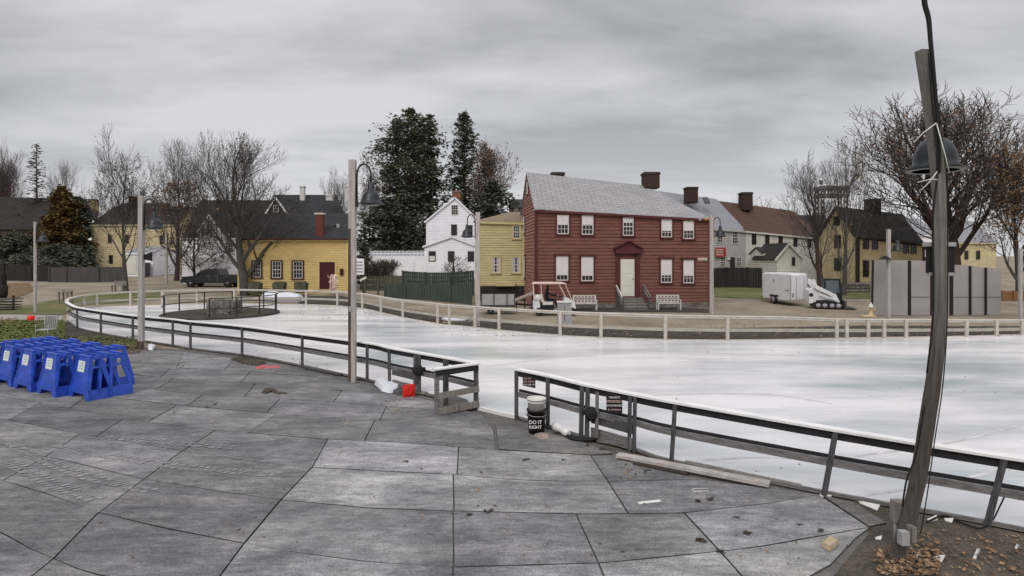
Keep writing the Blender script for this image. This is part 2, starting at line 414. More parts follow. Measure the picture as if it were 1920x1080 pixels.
b = MB()
ys = [-60, 0, 20, 42, 50, 80, 112, 300, 900, 3000]
for k in range(len(ys) - 1):
    y0, y1 = ys[k], ys[k + 1]
    b.quad((-2500, y0, gz(y0) - .02), (2500, y0, gz(y0) - .02), (2500, y1, gz(y1) - .02), (-2500, y1, gz(y1) - .02))
tag(b.build('ground', M['gravel']), kind='structure')

# rink outline, in photo pixels: (x top, y top, x base, y base)
NL = [(125, 566, 126, 603), (133, 571, 136, 609), (147, 576, 148, 617), (192, 583, 192, 627), (252, 591, 252, 638), (327, 598, 327, 650), (360, 602, 360, 656),
      (457, 611, 457, 668), (570, 626, 570, 689), (692, 642, 692, 716), (733, 651, 734, 727), (790, 661, 790, 740), (842, 670, 842, 753), (895, 680, 895, 769)]
NR = [(972, 691, 972, 787), (1031, 703, 1031, 804), (1098, 719, 1096, 824), (1188, 737, 1186, 846), (1268, 752, 1261, 870), (1567, 803, 1545, 929), (1882, 853, 1849, 986), (2180, 895, 2130, 1045)]
FR = [(125, 566, 126, 603), (126, 561, 128, 592), (135, 557, 138, 584), (155, 553.5, 157, 579.5), (182, 550, 183, 576.5), (245, 546, 245, 574.5), (305, 544, 305, 572.5), (370, 543, 370, 571), (440, 542, 440, 570.5), (480, 542.5, 480, 571), (575, 544, 575, 572.5), (634, 546, 634, 575), (681, 550, 681, 580), (716, 556, 716, 588), (757, 562, 757, 597),
      (822, 569, 822, 609), (844, 571, 844, 611), (892, 574, 892, 616), (937, 577, 937, 621), (1051, 583, 1051, 631), (1127, 586, 1127, 635), (1247, 590, 1247, 639), (1363, 592, 1363, 640), (1470, 593.5, 1470, 639), (1567, 597, 1567, 636.5), (1586, 597.5, 1586, 636), (1626, 598, 1626, 635.5), (1656, 598, 1656, 635), (1697, 598, 1697, 634.5), (1810, 599, 1810, 632.5), (1866, 599, 1866, 631), (1914, 599, 1914, 629.5), (2080, 600, 2080, 625), (2300, 602, 2300, 619)]
def fpt(q):
    d = 3850.0 / (q[3] - 480); return Vector((X(q[2], d), d, 0.0)), W(q[0], q[1], d)
def spline(P, n=6):
    out = []
    for i in range(len(P) - 1):
        p0, p1, p2, p3 = P[max(i - 1, 0)], P[i], P[i + 1], P[min(i + 2, len(P) - 1)]
        for k in range(n):
            t = k / n
            out.append(.5 * ((2 * p1) + (p2 - p0) * t + (2 * p0 - 5 * p1 + 4 * p2 - p3) * t * t + (3 * p1 - p0 - 3 * p2 + p3) * t ** 3))
    out.append(P[-1]); return out
nl = [fpt(q) for q in NL]; nr = [fpt(q) for q in NR]; fr = [fpt(q) for q in FR]
# ice
outl = spline([p[0] for p in nl], 4) + spline([p[0] for p in nr], 4) + [Vector((16, 5.0, 0)), Vector((45, 5, 0)), Vector((45, 27, 0))] + list(reversed(spline([p[0] for p in fr], 4)))
b = MB(); b.poly([(p.x, p.y, .035) for p in outl])
tag(b.build('ice_rink', M['ice']), kind='structure')

for pl in ([(1225, 744), (1330, 741), (1450, 743), (1560, 760)], [(1575, 862), (1660, 852), (1790, 832), (1915, 800)], [(1600, 936), (1700, 922), (1800, 903), (1960, 868)], [(1320, 866), (1450, 862), (1600, 872)], [(905, 690), (1100, 668), (1300, 664), (1500, 668)], [(640, 600), (800, 612), (900, 628), (960, 650)]):
    b = MB(); P_ = spline([G(x, y) for x, y in pl], 8)
    for a_, c_ in zip(P_, P_[1:]):
        n_ = Vector((0, .035, 0)); b.quad(a_ - n_ + Vector((0, 0, .038)), c_ - n_ + Vector((0, 0, .038)), c_ + n_ + Vector((0, 0, .038)), a_ + n_ + Vector((0, 0, .038)))
    tag(b.build('ice_seam', mat('ice_seam', (.52, .50, .50), .5, .35, 3)), kind='structure')
# sheets of ground round the rink
sheet('patio', [(-400, 636), (0, 648), (150, 655), (262, 652), (360, 656), (457, 669), (570, 690), (692, 717), (790, 741), (895, 770), (972, 788), (1031, 805), (1096, 825), (1261, 871), (1545, 930), (1640, 950), (1640, 1080), (1400, 1500), (-400, 1500)], M['slab'], .004)
sheet('dirt', [(1535, 929), (1849, 987), (2130, 1047), (2300, 1300), (1300, 1400), (1630, 1000)], M['soil'], .009)
sheet('lawn', [(-200, 584), (60, 571), (120, 560), (180, 552), (235, 545), (300, 543), (300, 562), (160, 572), (118, 590), (-200, 584)][:-1], M['grassfar'], .006)
sheet('path', [(-300, 586), (120, 592), (112, 606), (60, 605), (-300, 600)], M['path'], .010)
sheet('lawn', [(-400, 600), (60, 606), (118, 628), (262, 652), (200, 662), (-400, 640)], M['grass'], .008)
sheet('flower_bed', [(112, 603), (128, 605), (148, 618), (252, 640), (262, 657), (180, 650), (112, 632)], M['mulch'], .014)
sheet('leaf_bed', [(-300, 596), (60, 600), (85, 606), (70, 613), (-300, 609)], M['leafbed'], .016)
sheet('flower_bed', [(0, 532), (55, 530), (66, 545), (20, 562), (-60, 566), (-100, 532)], M['leafbed'], .012)
sheet('lawn', [(1336, 533), (1500, 533), (1500, 552), (1440, 561), (1340, 557)], M['grassfar'], .010)
sheet('lawn', [(1560, 545), (1650, 545), (1655, 560), (1560, 560)], M['grassfar'], .010)
sheet('verge', [(820, 607), (892, 614), (937, 619), (1051, 629), (1127, 633), (1247, 637), (1470, 637), (1567, 634), (1700, 631), (1914, 627), (1914, 612), (1600, 611), (1400, 615), (1200, 616), (1050, 612), (900, 602)], M['mulch'], .012)
sheet('verge', [(560, 555), (640, 555), (735, 575), (830, 590), (830, 606), (757, 594), (700, 580), (634, 571), (560, 569)], M['mulch'], .012)
sheet('verge', [(1240, 575), (1335, 580), (1335, 586), (1000, 583), (990, 576)], M['mulch'], .014)

# mats of the skating deck
ROWS = [
 [(-150, 634), (0, 642), (150, 655), (235, 667), (262, 661), (300, 656), (345, 661), (430, 672), (520, 684)],
 [(-150, 655), (0, 668), (150, 684), (260, 690), (350, 693), (465, 698), (600, 709), (645, 715)],
 [(-150, 672), (0, 688), (150, 700), (250, 704), (320, 712), (470, 720), (610, 728), (640, 735), (740, 742), (800, 752)],
 [(-150, 688), (0, 708), (125, 718), (240, 728), (370, 742), (460, 746), (625, 756), (725, 764), (850, 774), (905, 781)],
 [(-150, 700), (0, 722), (150, 742), (232, 750), (332, 762), (435, 771), (520, 778), (600, 785), (715, 791), (925, 810)],
 [(-150, 718), (0, 745), (135, 769), (232, 787), (405, 809), (615, 827), (770, 834), (930, 847), (1107, 857), (1165, 857)],
 [(-150, 760), (0, 788), (40, 795), (150, 817), (345, 849), (500, 872), (585, 880), (740, 888), (850, 893), (955, 903), (1045, 906), (1140, 906), (1310, 902)],
 [(-150, 795), (0, 835), (85, 858), (270, 902), (430, 928), (530, 941), (690, 956), (850, 962), (1080, 968), (1285, 966), (1455, 946), (1535, 931)],
 [(-150, 850), (0, 903), (90, 930), (185, 965), (300, 993), (530, 1037), (690, 1058), (850, 1068), (1130, 1060), (1410, 1032), (1630, 993)],
 [(-150, 940), (0, 1000), (60, 1035), (160, 1078), (530, 1150), (850, 1180), (1130, 1170), (1410, 1120), (1545, 1078), (1605, 1012)],
 [(-150, 1080), (0, 1160), (160, 1240), (530, 1340), (850, 1370), (1200, 1320), (1500, 1180)]]
JT = [
 [(-150, -150), (60, 40), (235, 222), (345, 330), (440, 420), (520, 640)],
 [(-150, -150), (40, 20), (190, 165), (320, 300), (470, 450), (645, 800)],
 [(-150, -150), (20, 0), (170, 140), (325, 290), (480, 458), (642, 625), (800, 905)],
 [(-150, -150), (70, 40), (240, 205), (380, 350), (525, 500), (725, 712), (905, 925)],
 [(-150, -150), (5, -30), (165, 130), (332, 278), (520, 465), (703, 683), (925, 931)],
 [(-150, -150), (75, 15), (232, 180), (405, 342), (615, 585), (860, 857), (1107, 1140), (1165, 1310)],
 [(-150, -150), (150, 86), (342, 270), (585, 527), (850, 851), (1140, 1178), (1310, 1535)],
 [(-150, -150), (88, 5), (270, 185), (527, 458), (850, 851), (1080, 1122), (1283, 1350), (1535, 1630)],
 [(-150, -150), (185, 100), (458, 385), (850, 851), (1122, 1165), (1350, 1420), (1630, 1605)],
 [(-150, -150), (100, -20), (385, 280), (850, 851), (1165, 1210), (1420, 1500)]]
def ly(pl, x):
    for a, c in zip(pl, pl[1:]):
        if a[0] <= x <= c[0]: return a[1] + (c[1] - a[1]) * (x - a[0]) / (c[0] - a[0])
    return pl[0][1] if x < pl[0][0] else pl[-1][1]
def seg(pl, x0, x1):
    n = max(2, int(abs(x1 - x0) / 40)); return [(x0 + (x1 - x0) * k / n, ly(pl, x0 + (x1 - x0) * k / n)) for k in range(n + 1)]
rnd = random.Random(4)
b = MB()
def mat_slab(b, pp, tone, gap=.013):
    P = [Vector((X(x, 3850 / (y - 480)), 3850 / (y - 480), 0)) for x, y in pp]
    c = sum(P, Vector()) / len(P)
    Q = []
    for p in P:
        v = c - p; Q.append(p + v.normalized() * gap)
    z = .030 + rnd.uniform(-.004, .004)
    tz = [rnd.uniform(-.002, .002)] * len(Q)
    b.poly([(q.x, q.y, z) for q in reversed(Q)][::-1] if True else Q, tone=tone)
    n = len(Q)
    for k in range(n):
        a_, c_ = Q[k], Q[(k + 1) % n]
        b.poly([(a_.x, a_.y, z), (c_.x, c_.y, z), (c_.x, c_.y, .005), (a_.x, a_.y, .005)], tone=(.3 * tone[0],) * 3)
for i in range(len(ROWS) - 1):
    J = JT[i]
    for (t0, b0), (t1, b1) in zip(J, J[1:]):
        top = seg(ROWS[i], t0, t1); bot = seg(ROWS[i + 1], b0, b1)
        cx = (t0 + t1) / 2
        g = .25 + .055 * min(1, max(0, (cx - 350) / 600)) + rnd.uniform(-.05, .055)
        if i in (5, 6) and 585 <= t0 <= 1000: g += .085
        if i in (7, 8) and cx > 1200: g += .06
        mat_slab(b, top + bot[::-1], (g * 1.0, g * rnd.uniform(.985, 1.0), g * rnd.uniform(.97, 1.02)))
mat_slab(b, [(1541, 932), (1600, 945), (1664, 985), (1630, 992)], (.23, .22, .21))
mat_slab(b, [(929, 797), (975, 803), (1080, 827), (1150, 853), (1110, 856), (1020, 851), (934, 845.5)], (.23, .227, .22))
tag(b.build('rubber_deck', M['deck']), kind='structure')

# ------------------------------------------------------------------ rink fences
def fence(name, label, pts, posts, cat, m, post_w=.075, dark=True):
    root = thing(name, label, 'rink fence', pts[0][0])
    base = spline([p[0] for p in pts], 6); top = spline([p[1] for p in pts], 6)
    b = MB(); b.sweep([Vector(t) for t in top], .17 if dark else .16, .035); b.build('cap_rail', m[0], root)
    b = MB(); b.sweep([t - Vector((0, 0, .038)) for t in top], .05, .125 if dark else .08); b.build('top_rail', m[1], root)
    mid = [t * .55 + s_ * .45 for t, s_ in zip(top, base)]
    if dark:
        b = MB(); b.sweep(mid, .045, .10, .03); b.build('mid_rail', m[3], root)
        b = MB(); b.sweep([q + Vector((0, 0, .05)) for q in mid], .03, .055, -.03); b.build('rear_rail', m[1], root)
    else:
        b = MB(); b.sweep([t * .5 + s_ * .5 for t, s_ in zip(top, base)], .045, .13); b.build('mid_rail', m[3], root)
    b = MB(); b.sweep([s_ + Vector((0, 0, .075)) for s_ in base], .05, .05); b.build('bottom_rail', m[3] if dark else m[2], root)
    for (i, off) in posts:
        p0, p1 = pts[i]
        j = min(i + 1, len(pts) - 1); k = j - 1
        t = (pts[j][0] - pts[k][0]).normalized()
        side = Vector((t.y, -t.x, 0)) * .06
        b = MB(); b.beam(p0 + t * off + side, p1 + t * off - Vector((0, 0, .04)) + side, post_w * (.72 if pts[i][0].x > 1.5 and dark else 1), post_w * .6)
        b.build('post', m[2], root)
    return root
md = (M['fcap'], M['fdark'], M['fpost'], M['frail']); mw = (M['wcap'], M['wcap'], M['wpost'], M['wrail'])
f1 = fence('rink_fence', 'dark grey curving rink fence from the left bend to the short barrier by the gap', nl, [(i, 0) for i in range(2, 14)] + [(11, -.12), (12, -.1)], 'rink fence', md, .078)
f2 = fence('rink_fence', 'dark grey rink fence with two black signs running from the gap out of frame right', nr, [(0, 0), (1, 0), (2, -.04), (2, .09), (3, -.03), (3, .08), (4, 0), (5, 0), (6, 0), (7, 0)], 'rink fence', md, .085)
f3 = fence('rink_fence', 'cream far rink fence along the gravel road in front of the houses', fr, [(i, 0) for i in list(range(3, 33)) if i not in (9, 23)], 'rink fence', mw, .13, dark=False)
# latches of the two gates (black rubber wheels)
def latch(pt, parent):
    b = MB(); b.lathe(pt + Vector((0, -.10, 0)), [(.001, .10), (.08, .10), (.135, .06), (.13, -.03), (.06, -.06), (.001, -.06)], 16, axis=(0, -1, 0))
    b.box(pt, (.34, .05, .09)); b.build('gate_latch', M['rubber'], parent)
latch(W(785, 692, nl[11][0].y - .05), f1); latch(W(1108, 773, nr[2][0].y - .1), f2)
def brd(a, c, w, h, parent, m, nm):
    b = MB(); b.beam(a, c, w, h); b.build(nm, m, parent)
# gate boards
q0, q1 = nr[2], nr[3]
lerp = lambda a, c, t: a + (c - a) * t
brd(lerp(q0[0], q0[1], .40) + Vector((.12, -.07, 0)), lerp(q1[0], q1[1], .40) + Vector((-.02, -.07, 0)), .04, .18, f2, M['fpost'], 'gate_board')
brd(lerp(q0[0], q0[1], .14) + Vector((.12, -.07, 0)), lerp(q1[0], q1[1], .14) + Vector((-.02, -.07, 0)), .04, .20, f2, M['frail'], 'gate_board')
gp = lerp(q0[0], q1[0], .25) + Vector((0, -.09, .12)); brd(gp, gp + Vector((.01, 0, .85)), .06, .05, f2, M['frail'], 'gate_stile')
q0, q1 = nl[10], nl[11]
brd(lerp(q0[0], q0[1], .42) + Vector((.05, -.07, 0)), lerp(q1[0], q1[1], .42) + Vector((-.05, -.07, 0)), .04, .18, f1, M['fpost'], 'gate_board')
brd(lerp(q0[0], q0[1], .12) + Vector((.05, -.07, 0)), lerp(q1[0], q1[1], .12) + Vector((-.05, -.07, 0)), .04, .20, f1, M['frail'], 'gate_board')
gp = lerp(q0[0], q1[0], .8) + Vector((0, -.09, .12)); brd(gp, gp + Vector((0, 0, .85)), .06, .05, f1, M['frail'], 'gate_stile')
# short barrier standing out at the gap
A = G(822, 779); Bp = G(897, 769)
d0, d1 = A.y, Bp.y
rt = thing('short_barrier', 'short weathered wooden barrier with pale cap standing out at the rink gap', 'barrier', A)
def bar(pxa, pya, pxb, pyb, w, h, m, nm, off=0.0):
    b = MB(); b.beam(W(pxa, pya, d0 - off), W(pxb, pyb, d1 - off), w, h); b.build(nm, m, rt)
bar(813, 692.5, 898, 681, .16, .035, M['fcap'], 'cap_rail', .03)
bar(817, 700, 897, 688, .04, .14, M['fdark'], 'top_rail', .06)
bar(820, 743, 898, 729, .04, .13, M['weath'], 'mid_rail', .08)
bar(822, 772, 898, 757, .04, .14, M['weath'], 'bottom_rail', .08)
for (x, y0, y1, d) in ((819, 694, 779, d0), (893, 684, 769, d1), (836, 700, 757, d0 + .45)):
    b = MB(); b.beam(W(x, y0, d), Vector((X(x, d), d, 0.02)), .10, .09); b.build('post', M['frail'] if x != 836 else M['fpost'], rt)
# plastic cap seam between the posts; thin kerb closing the gap
b = MB(); b.sweep([nl[-1][0] + Vector((0, 0, .09)), nr[0][0] + Vector((0, 0, .09))], .07, .08)
tag(b.build('threshold_strip', M['pvc'], None, nl[-1][0]), 'white threshold strip on the ground across the rink gap', 'threshold')

# signs on the near right fence
def fsign(pxa, pya, pxb, pyb, h_px, d, label, lines, size, m2):
    a = W(pxa, pya, d); c = W(pxb, pyb, d - (.0)); u = (c - a).normalized()
    hh = h_px / F * d
    rt = thing('sign', label, 'sign', (a + c) / 2 - Vector((0, 0, hh)))
    b = MB(); dn = Vector((0, 0, -hh)); nrm = Vector((0, .015, 0))
    b.extrude([a, c, c + dn, a + dn], nrm); b.build('board', M['signblk'], rt)
    ang = math.atan2(u.z, u.x); n = len(lines)
    for k, (s_, sz, mm) in enumerate(lines):
        cc = (a + c) / 2 + dn * ((k + .75) / (n + .5)) + Vector((0, -.006, 0))
        text(s_, sz, cc, mm, rt, (R(90), -ang * 0, 0))
    return rt
fsign(980, 703, 1004, 708, 20, nr[0][0].y - .30, 'small black sign under the rail at the open end of the right fence', [('NO FOOD', .05, M['signtxt']), ('NO DRINK', .05, M['signtxt']), ('ON THE ICE', .043, M['signwht'])], .07, None)
fsign(1137, 736, 1167, 743, 34, nr[2][0].y - .62, 'larger black sign about helmets on the gate of the right fence', [('HELMETS', .048, M['signwht']), ('STRONGLY', .060, M['signtxt']), ('ENCOURAGED', .045, M['signwht']), ('for all skaters', .042, M['signtxt'])], .09, None)

# ------------------------------------------------------------------ lamp posts
def lamp(px, yt, yb, label, side=1, sx=25, sy=95, r_px=None, w=.215, far=False, m1='lpost', d=None, arm='goose', extra=None):
    """square timber post with gooseneck arm and bell shade; side +1 right, -1 left"""
    if d is None: d = D(yb)
    base = Vector((X(px, d), d, gz(d))); top = W(px, yt, d)
    rt = thing('lamp_post', label, 'lamp post', base)
    b = MB(); b.beam(base, top, w, w, up=(0, 1, 0)); b.build('post', M[m1], rt)
    r = .30; s = side
    cx = base.x + s * (w / 2 + .42); zt = top.z
    ax = base.x + s * (w / 2 + .03)
    pts = [(ax, d, zt - 1.25), (ax, d, zt - .45)]
    for k in range(0, 9):
        a = math.pi * (1 - k / 8); rr = .5 * abs(cx - ax)
        pts.append(((ax + cx) / 2 + s * rr * math.cos(a), d, zt - .42 + rr * 1.6 * math.sin(a)))
    pts.append((cx, d, zt - .62))
    b = MB(); b.tube(pts, .026 if not far else .035, 8)
    b.box((ax, d, zt - 1.2), (.05, .10, .2)); b.build('arm', M['black'], rt)
    sh = MB(); z0 = zt - 1.22
    sh.lathe((cx, d, z0), [(.34, 0), (.345, .02), (.27, .07), (.25, .12), (.235, .20), (.20, .29), (.14, .36), (.10, .385), (.095, .40), (.095, .56), (.07, .60), (.03, .62), (.001, .62)], 24)
    so = sh.build('lamp_shade', M['shade'], rt)
    g = MB(); g.lathe((cx, d, z0 + .012), [(.26, -.02), (.2, -.05), (.001, -.06)], 20); g.build('diffuser', M['shadein'], so)
    return rt
GR = 'lamp posts round the rink'
l1 = lamp(66, 416, 586, 'pale timber lamp post on the path left of the rink, before the orange-brown tree', 1, w=.12)
l2 = lamp(265, 367, 655, 'lilac-grey timber lamp post with black box speaker beside the curved left fence', 1, w=.165)
l3 = lamp(312, 436, 532, 'distant lamp post with dark shade near the front of the black pickup truck', 1, far=True, w=.18)
l4 = lamp(634, 420, 546, 'distant lamp post in front of the yellow building beside its dark red door', -1, far=True)
l5 = lamp(661, 300, 718, 'tall near timber lamp post with dark left side, standing before the yellow building', 1, w=.18)
l6 = lamp(896, 398, 612, 'timber lamp post with left-facing shade between white gabled house and mustard house', -1)
l7 = lamp(1334, 404, 592, 'timber lamp post at the right-hand corner of the red house', 1, w=.19)
l8 = lamp(1666, 430, 596, 'pale lamp post with weathered grey shade standing before the taupe panel wall', 1, w=.165)
l9 = lamp(1913, 466, 598, 'lamp post cut by the right edge of the view beside the wooden fence', 1, w=.145)
for o in (l1, l2, l3, l4, l5, l6, l7, l8, l9): o['group'] = GR
# dark brown board down the left side of the nearest post
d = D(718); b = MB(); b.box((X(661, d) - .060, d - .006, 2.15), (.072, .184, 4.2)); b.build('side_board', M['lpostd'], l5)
b = MB(); b.box((X(661, d) - .05, d - .085, 2.05), (.06, .04, .14)); b.build('outlet_box', M['greym'], l5)
d = D(655)
b = MB(); b.hexa([W(268, 478, d), W(286, 472, d), W(286, 472, d + .3), W(268, 478, d + .3)], [W(268, 486, d), W(286, 490, d), W(286, 490, d + .3), W(268, 486, d + .3)]); b.build('speaker', M['rubber'], l2)
b = MB(); b.beam(W(263, 640, d - .1), W(263, 656, d - .1), .2, .1); b.build('base_plate', M['lpostd'], l2)
d = D(596); b = MB(); b.lathe(W(1659, 486, d), [(.34, 0), (.25, .06), (.1, .17), (.001, .2)], 20); b.build('lower_shade', M['rubber'], l8)

# big bent timber pole in front, its lamp seen from below behind it
d = 6.75
rt = thing('lamp_post', 'big split and bent timber pole with large bell lamp in the right foreground', 'lamp post', (X(1682, d), d, 0), GR)
path = [(1678, 1060), (1696, 1000), (1721, 900), (1737, 800), (1752, 700), (1761, 600), (1764, 500), (1763, 400), (1756, 300), (1744, 200), (1728, 95)]
wid = [.135, .125, .13, .125, .115, .108, .100, .100, .105, .100, .095]
def polemesh(path, wid, m, nm, dy=0.0, dx=0.0, thick=.2, seedn=1):
    b = MB(); rings = []; rr = random.Random(seedn)
    P = [W(x + dx, y, d + dy) for x, y in path]; P[0].z = 0 if path[0][1] > 1040 else P[0].z
    PP = spline([p for p in P], 5); n = len(PP)
    for k, p in enumerate(PP):
        t = k / (n - 1) * (len(wid) - 1); i = min(int(t), len(wid) - 2); w = wid[i] + (wid[i + 1] - wid[i]) * (t - i)
        w *= 1 + rr.uniform(-.03, .03); ring = []
        for j in range(12):
            a = 2 * math.pi * (j + .5) / 12; ca, sa = math.cos(a), math.sin(a)
            q = max(abs(ca), abs(sa)); f_ = (1 / q) * .5 * .75 + .25 * .5 * 1.15
            ring.append(p + Vector((ca * f_ * w, sa * f_ * thick, 0)) * (1 - .10 * (j % 3 == 0)))
        rings.append(ring)
    i0 = len(b.v)
    for r_ in rings: b.v += [tuple(q) for q in r_]
    for k in range(n - 1):
        for j in range(12):
            j2 = (j + 1) % 12; a = i0 + k * 12; b.f.append((a + j, a + j2, a + 12 + j2, a + 12 + j))
    b.f.append(tuple(i0 + (n - 1) * 12 + j for j in range(12)))
    return b.build(nm, m, rt)
mt = mat('split_pole_wood', (.11, .105, .095), .9, .6, 9, .9, stretch=(4, 4, .12), col2=(.30, .29, .265))
M['splitpole'] = mt
def wet_foot(m):      # the lower half of the pole is stained dark brown
    t = m.node_tree; b = t.nodes['Principled BSDF']; src = b.inputs['Base Color'].links[0].from_socket
    tc = N(t, 'ShaderNodeTexCoord'); sp_ = N(t, 'ShaderNodeSeparateXYZ'); L(t, tc.outputs['Object'], sp_.inputs[0])
    mp = N(t, 'ShaderNodeMapping'); mp.inputs['Scale'].default_value = (14, 14, .5); L(t, tc.outputs['Object'], mp.inputs[0])
    n = N(t, 'ShaderNodeTexNoise'); n.inputs['Scale'].default_value = 2; n.inputs['Detail'].default_value = 6; L(t, mp.outputs[0], n.inputs['Vector'])
    a = N(t, 'ShaderNodeMath', operation='MULTIPLY_ADD'); a.inputs[1].default_value = 2.2; L(t, n.outputs['Fac'], a.inputs[0]); L(t, sp_.outputs[2], a.inputs[2])
    r = N(t, 'ShaderNodeMapRange'); r.inputs['From Min'].default_value = 3.2; r.inputs['From Max'].default_value = 4.4; L(t, a.outputs[0], r.inputs[0])
    m_ = N(t, 'ShaderNodeMixRGB', blend_type='MULTIPLY'); m_.inputs[0].default_value = 1; L(t, src, m_.inputs[1])
    c = N(t, 'ShaderNodeMixRGB'); c.inputs[1].default_value = (.48, .44, .42, 1); c.inputs[2].default_value = (1.05, 1.05, 1.03, 1); L(t, r.outputs[0], c.inputs[0]); L(t, c.outputs[0], m_.inputs[2]); L(t, m_.outputs[0], b.inputs['Base Color'])
wet_foot(mt)
polemesh(path, wid, mt, 'pole', thick=.115)
def cable(pts_, r_, m='cablem'):
    P_ = spline([W(x, y, d - .12) for x, y in pts_], 5); b = MB(); b.tube(P_, [r_[0] + (r_[1] - r_[0]) * k / (len(P_) - 1) for k in range(len(P_))], 8); b.build('cable', M[m], rt)
cable([(1735, -60), (1733, 0), (1741, 35), (1745, 80), (1750, 130), (1756, 200), (1762, 290), (1761, 325)], (.030, .014))
cable([(1742, 100), (1747, 180), (1755, 260), (1757, 330), (1752, 372), (1749, 420), (1750, 520), (1749, 600), (1738, 700)], (.012, .010))  # no real cable: black strip standing for the shaded crack in the pole
cable([(1751, 130), (1763, 230), (1774, 330), (1777, 460), (1776, 600), (1768, 720), (1752, 830), (1738, 930), (1726, 1000)], (.006, .006))
cable([(1733, 760), (1718, 850), (1700, 900), (1692, 950)], (.010, .010))
dl = 7.0; cx = X(1759, dl); z0 = W(0, 314, dl).z
sh = MB(); sh.lathe((cx, dl + .05, z0 - .02), [(.295, 0), (.30, .015), (.232, .06), (.228, .12), (.215, .20), (.185, .28), (.135, .345), (.075, .38), (.07, .40), (.07, .52), (.03, .55), (.001, .55)], 40)
so = sh.build('lamp_shade', M['shade'], rt)
g = MB(); g.lathe((cx, dl + .05, z0 - .03), [(.235, 0), (.2, .004), (.001, .004)], 32); g.build('diffuser', M['lens'], so)
g = MB(); g.lathe((cx, dl + .05, z0 - .034), [(.300, 0), (.302, .01), (.24, .012), (.238, 0)], 36); g.build('rim_ring', M['shadein'], so)
b = MB(); b.tube([W(1759, 268, 7.05), W(1742, 250, 7.05), W(1737, 238, 7.05), W(1738, 226, 7.0), W(1745, 215, 6.8)], .045, 10); b.build('arm', M['black'], rt)
for pts_ in ([(1714, 267), (1730, 250), (1755, 231)], [(1756, 231), (1772, 290), (1780, 325)], [(1720, 342), (1745, 336), (1758, 337)], [(1728, 356), (1742, 342), (1757, 322)]):
    b = MB(); b.tube([W(x, y, d - .17) for x, y in pts_], .006, 5); b.build('twine', M['pale'], rt)
def vbox(pxa, pya, pxb, pyb, d, th, m, nm, parent):
    b = MB(); a = W(pxa, pya, d); c = W(pxb, pyb, d); b.box(((a.x + c.x) / 2, d + th / 2, (a.z + c.z) / 2), (abs(c.x - a.x), th, abs(a.z - c.z))); return b.build(nm, m, parent)
vbox(1741, 458, 1790, 512, d + .14, .05, M['rubber'], 'speaker', rt)
vbox(1738, 454, 1793, 462, d + .11, .08, M['greym'], 'speaker_hood', rt)
vbox(1744, 511, 1788, 517, d + .12, .07, M['greym'], 'speaker_bracket', rt)
b = MB(); b.box(W(1685, 958, 6.9), (.13, .12, .24)); b.build('junction_box', M['weath'], rt)
b = MB(); b.tube([W(1681, 975, 6.9), W(1676, 1040, 6.85)], .025, 8); b.build('conduit', M['weath'], rt)
b = MB(); b.box(W(1694, 1008, 6.6), (.09, .08, .15)); b.build('outlet_box', M['greym'], rt)
b = MB(); b.box(W(1709, 1000, 6.65), (.05, .10, .17)); b.build('outlet_box', M['weath'], rt)
# thin overhead wire at the top right
b = MB(); b.tube([W(1757, 78, 9), W(1780, 115, 9), W(1800, 155, 9)], .004, 4)
#PART2
# ------------------------------------------------------------------ buildings
class Face:
    """vertical wall plane from A to B (xy), seen from the camera"""
    def __init__(s, A, B):
        s.A = Vector((A[0], A[1], 0)); s.B = Vector((B[0], B[1], 0)); s.L = (s.B - s.A).length; s.u = (s.B - s.A) / s.L
        n = Vector((s.u.y, -s.u.x, 0)); s.n = n if n.dot(-s.A) > 0 else -n
    def hit(s, px, py=None):
        tx = (px - 960) / F; q = (tx * s.A.y - s.A.x) / (s.u.x - tx * s.u.y); d = s.A.y + s.u.y * q
        return q, (HC - (py - HY) / F * d if py is not None else None)
    def P(s, q, z, off=0.0): return s.A + s.u * q + Vector((0, 0, z)) + s.n * off
def siding(fc, prof, m, nm, parent, exp=.17, lip=.055, flat=False):
    """clapboards as real overlapping courses filling convex profile [(q,z)...]"""
    b = MB(); zs = [p[1] for p in prof]; z0, z1 = min(zs), max(zs)
    def span(z):
        xs = []
        n = len(prof)
        for i in range(n):
            a, c = prof[i], prof[(i + 1) % n]
            if (a[1] - z) * (c[1] - z) <= 0:
                if abs(a[1] - c[1]) < 1e-9: xs += [a[0], c[0]]
                else: xs.append(a[0] + (c[0] - a[0]) * (z - a[1]) / (c[1] - a[1]))
        return (min(xs), max(xs)) if xs else None
    b.poly([fc.P(q, z, -.02) for q, z in prof])
    if not flat:
        z = z0; rg = random.Random(int(exp * 1000))
        while z < z1 - .02:
            zt = min(z + exp * rg.uniform(.82, 1.15), z1); a = span(z + 1e-4); c = span(zt - 1e-4)
            if a and c:
                b.quad(fc.P(a[0], z, lip), fc.P(a[1], z, lip), fc.P(c[1], zt, 0), fc.P(c[0], zt, 0))
                b.quad(fc.P(a[0], z, -.01), fc.P(a[1], z, -.01), fc.P(a[1], z, lip), fc.P(a[0], z, lip))
            z = zt
    return b.build(nm, m, parent)
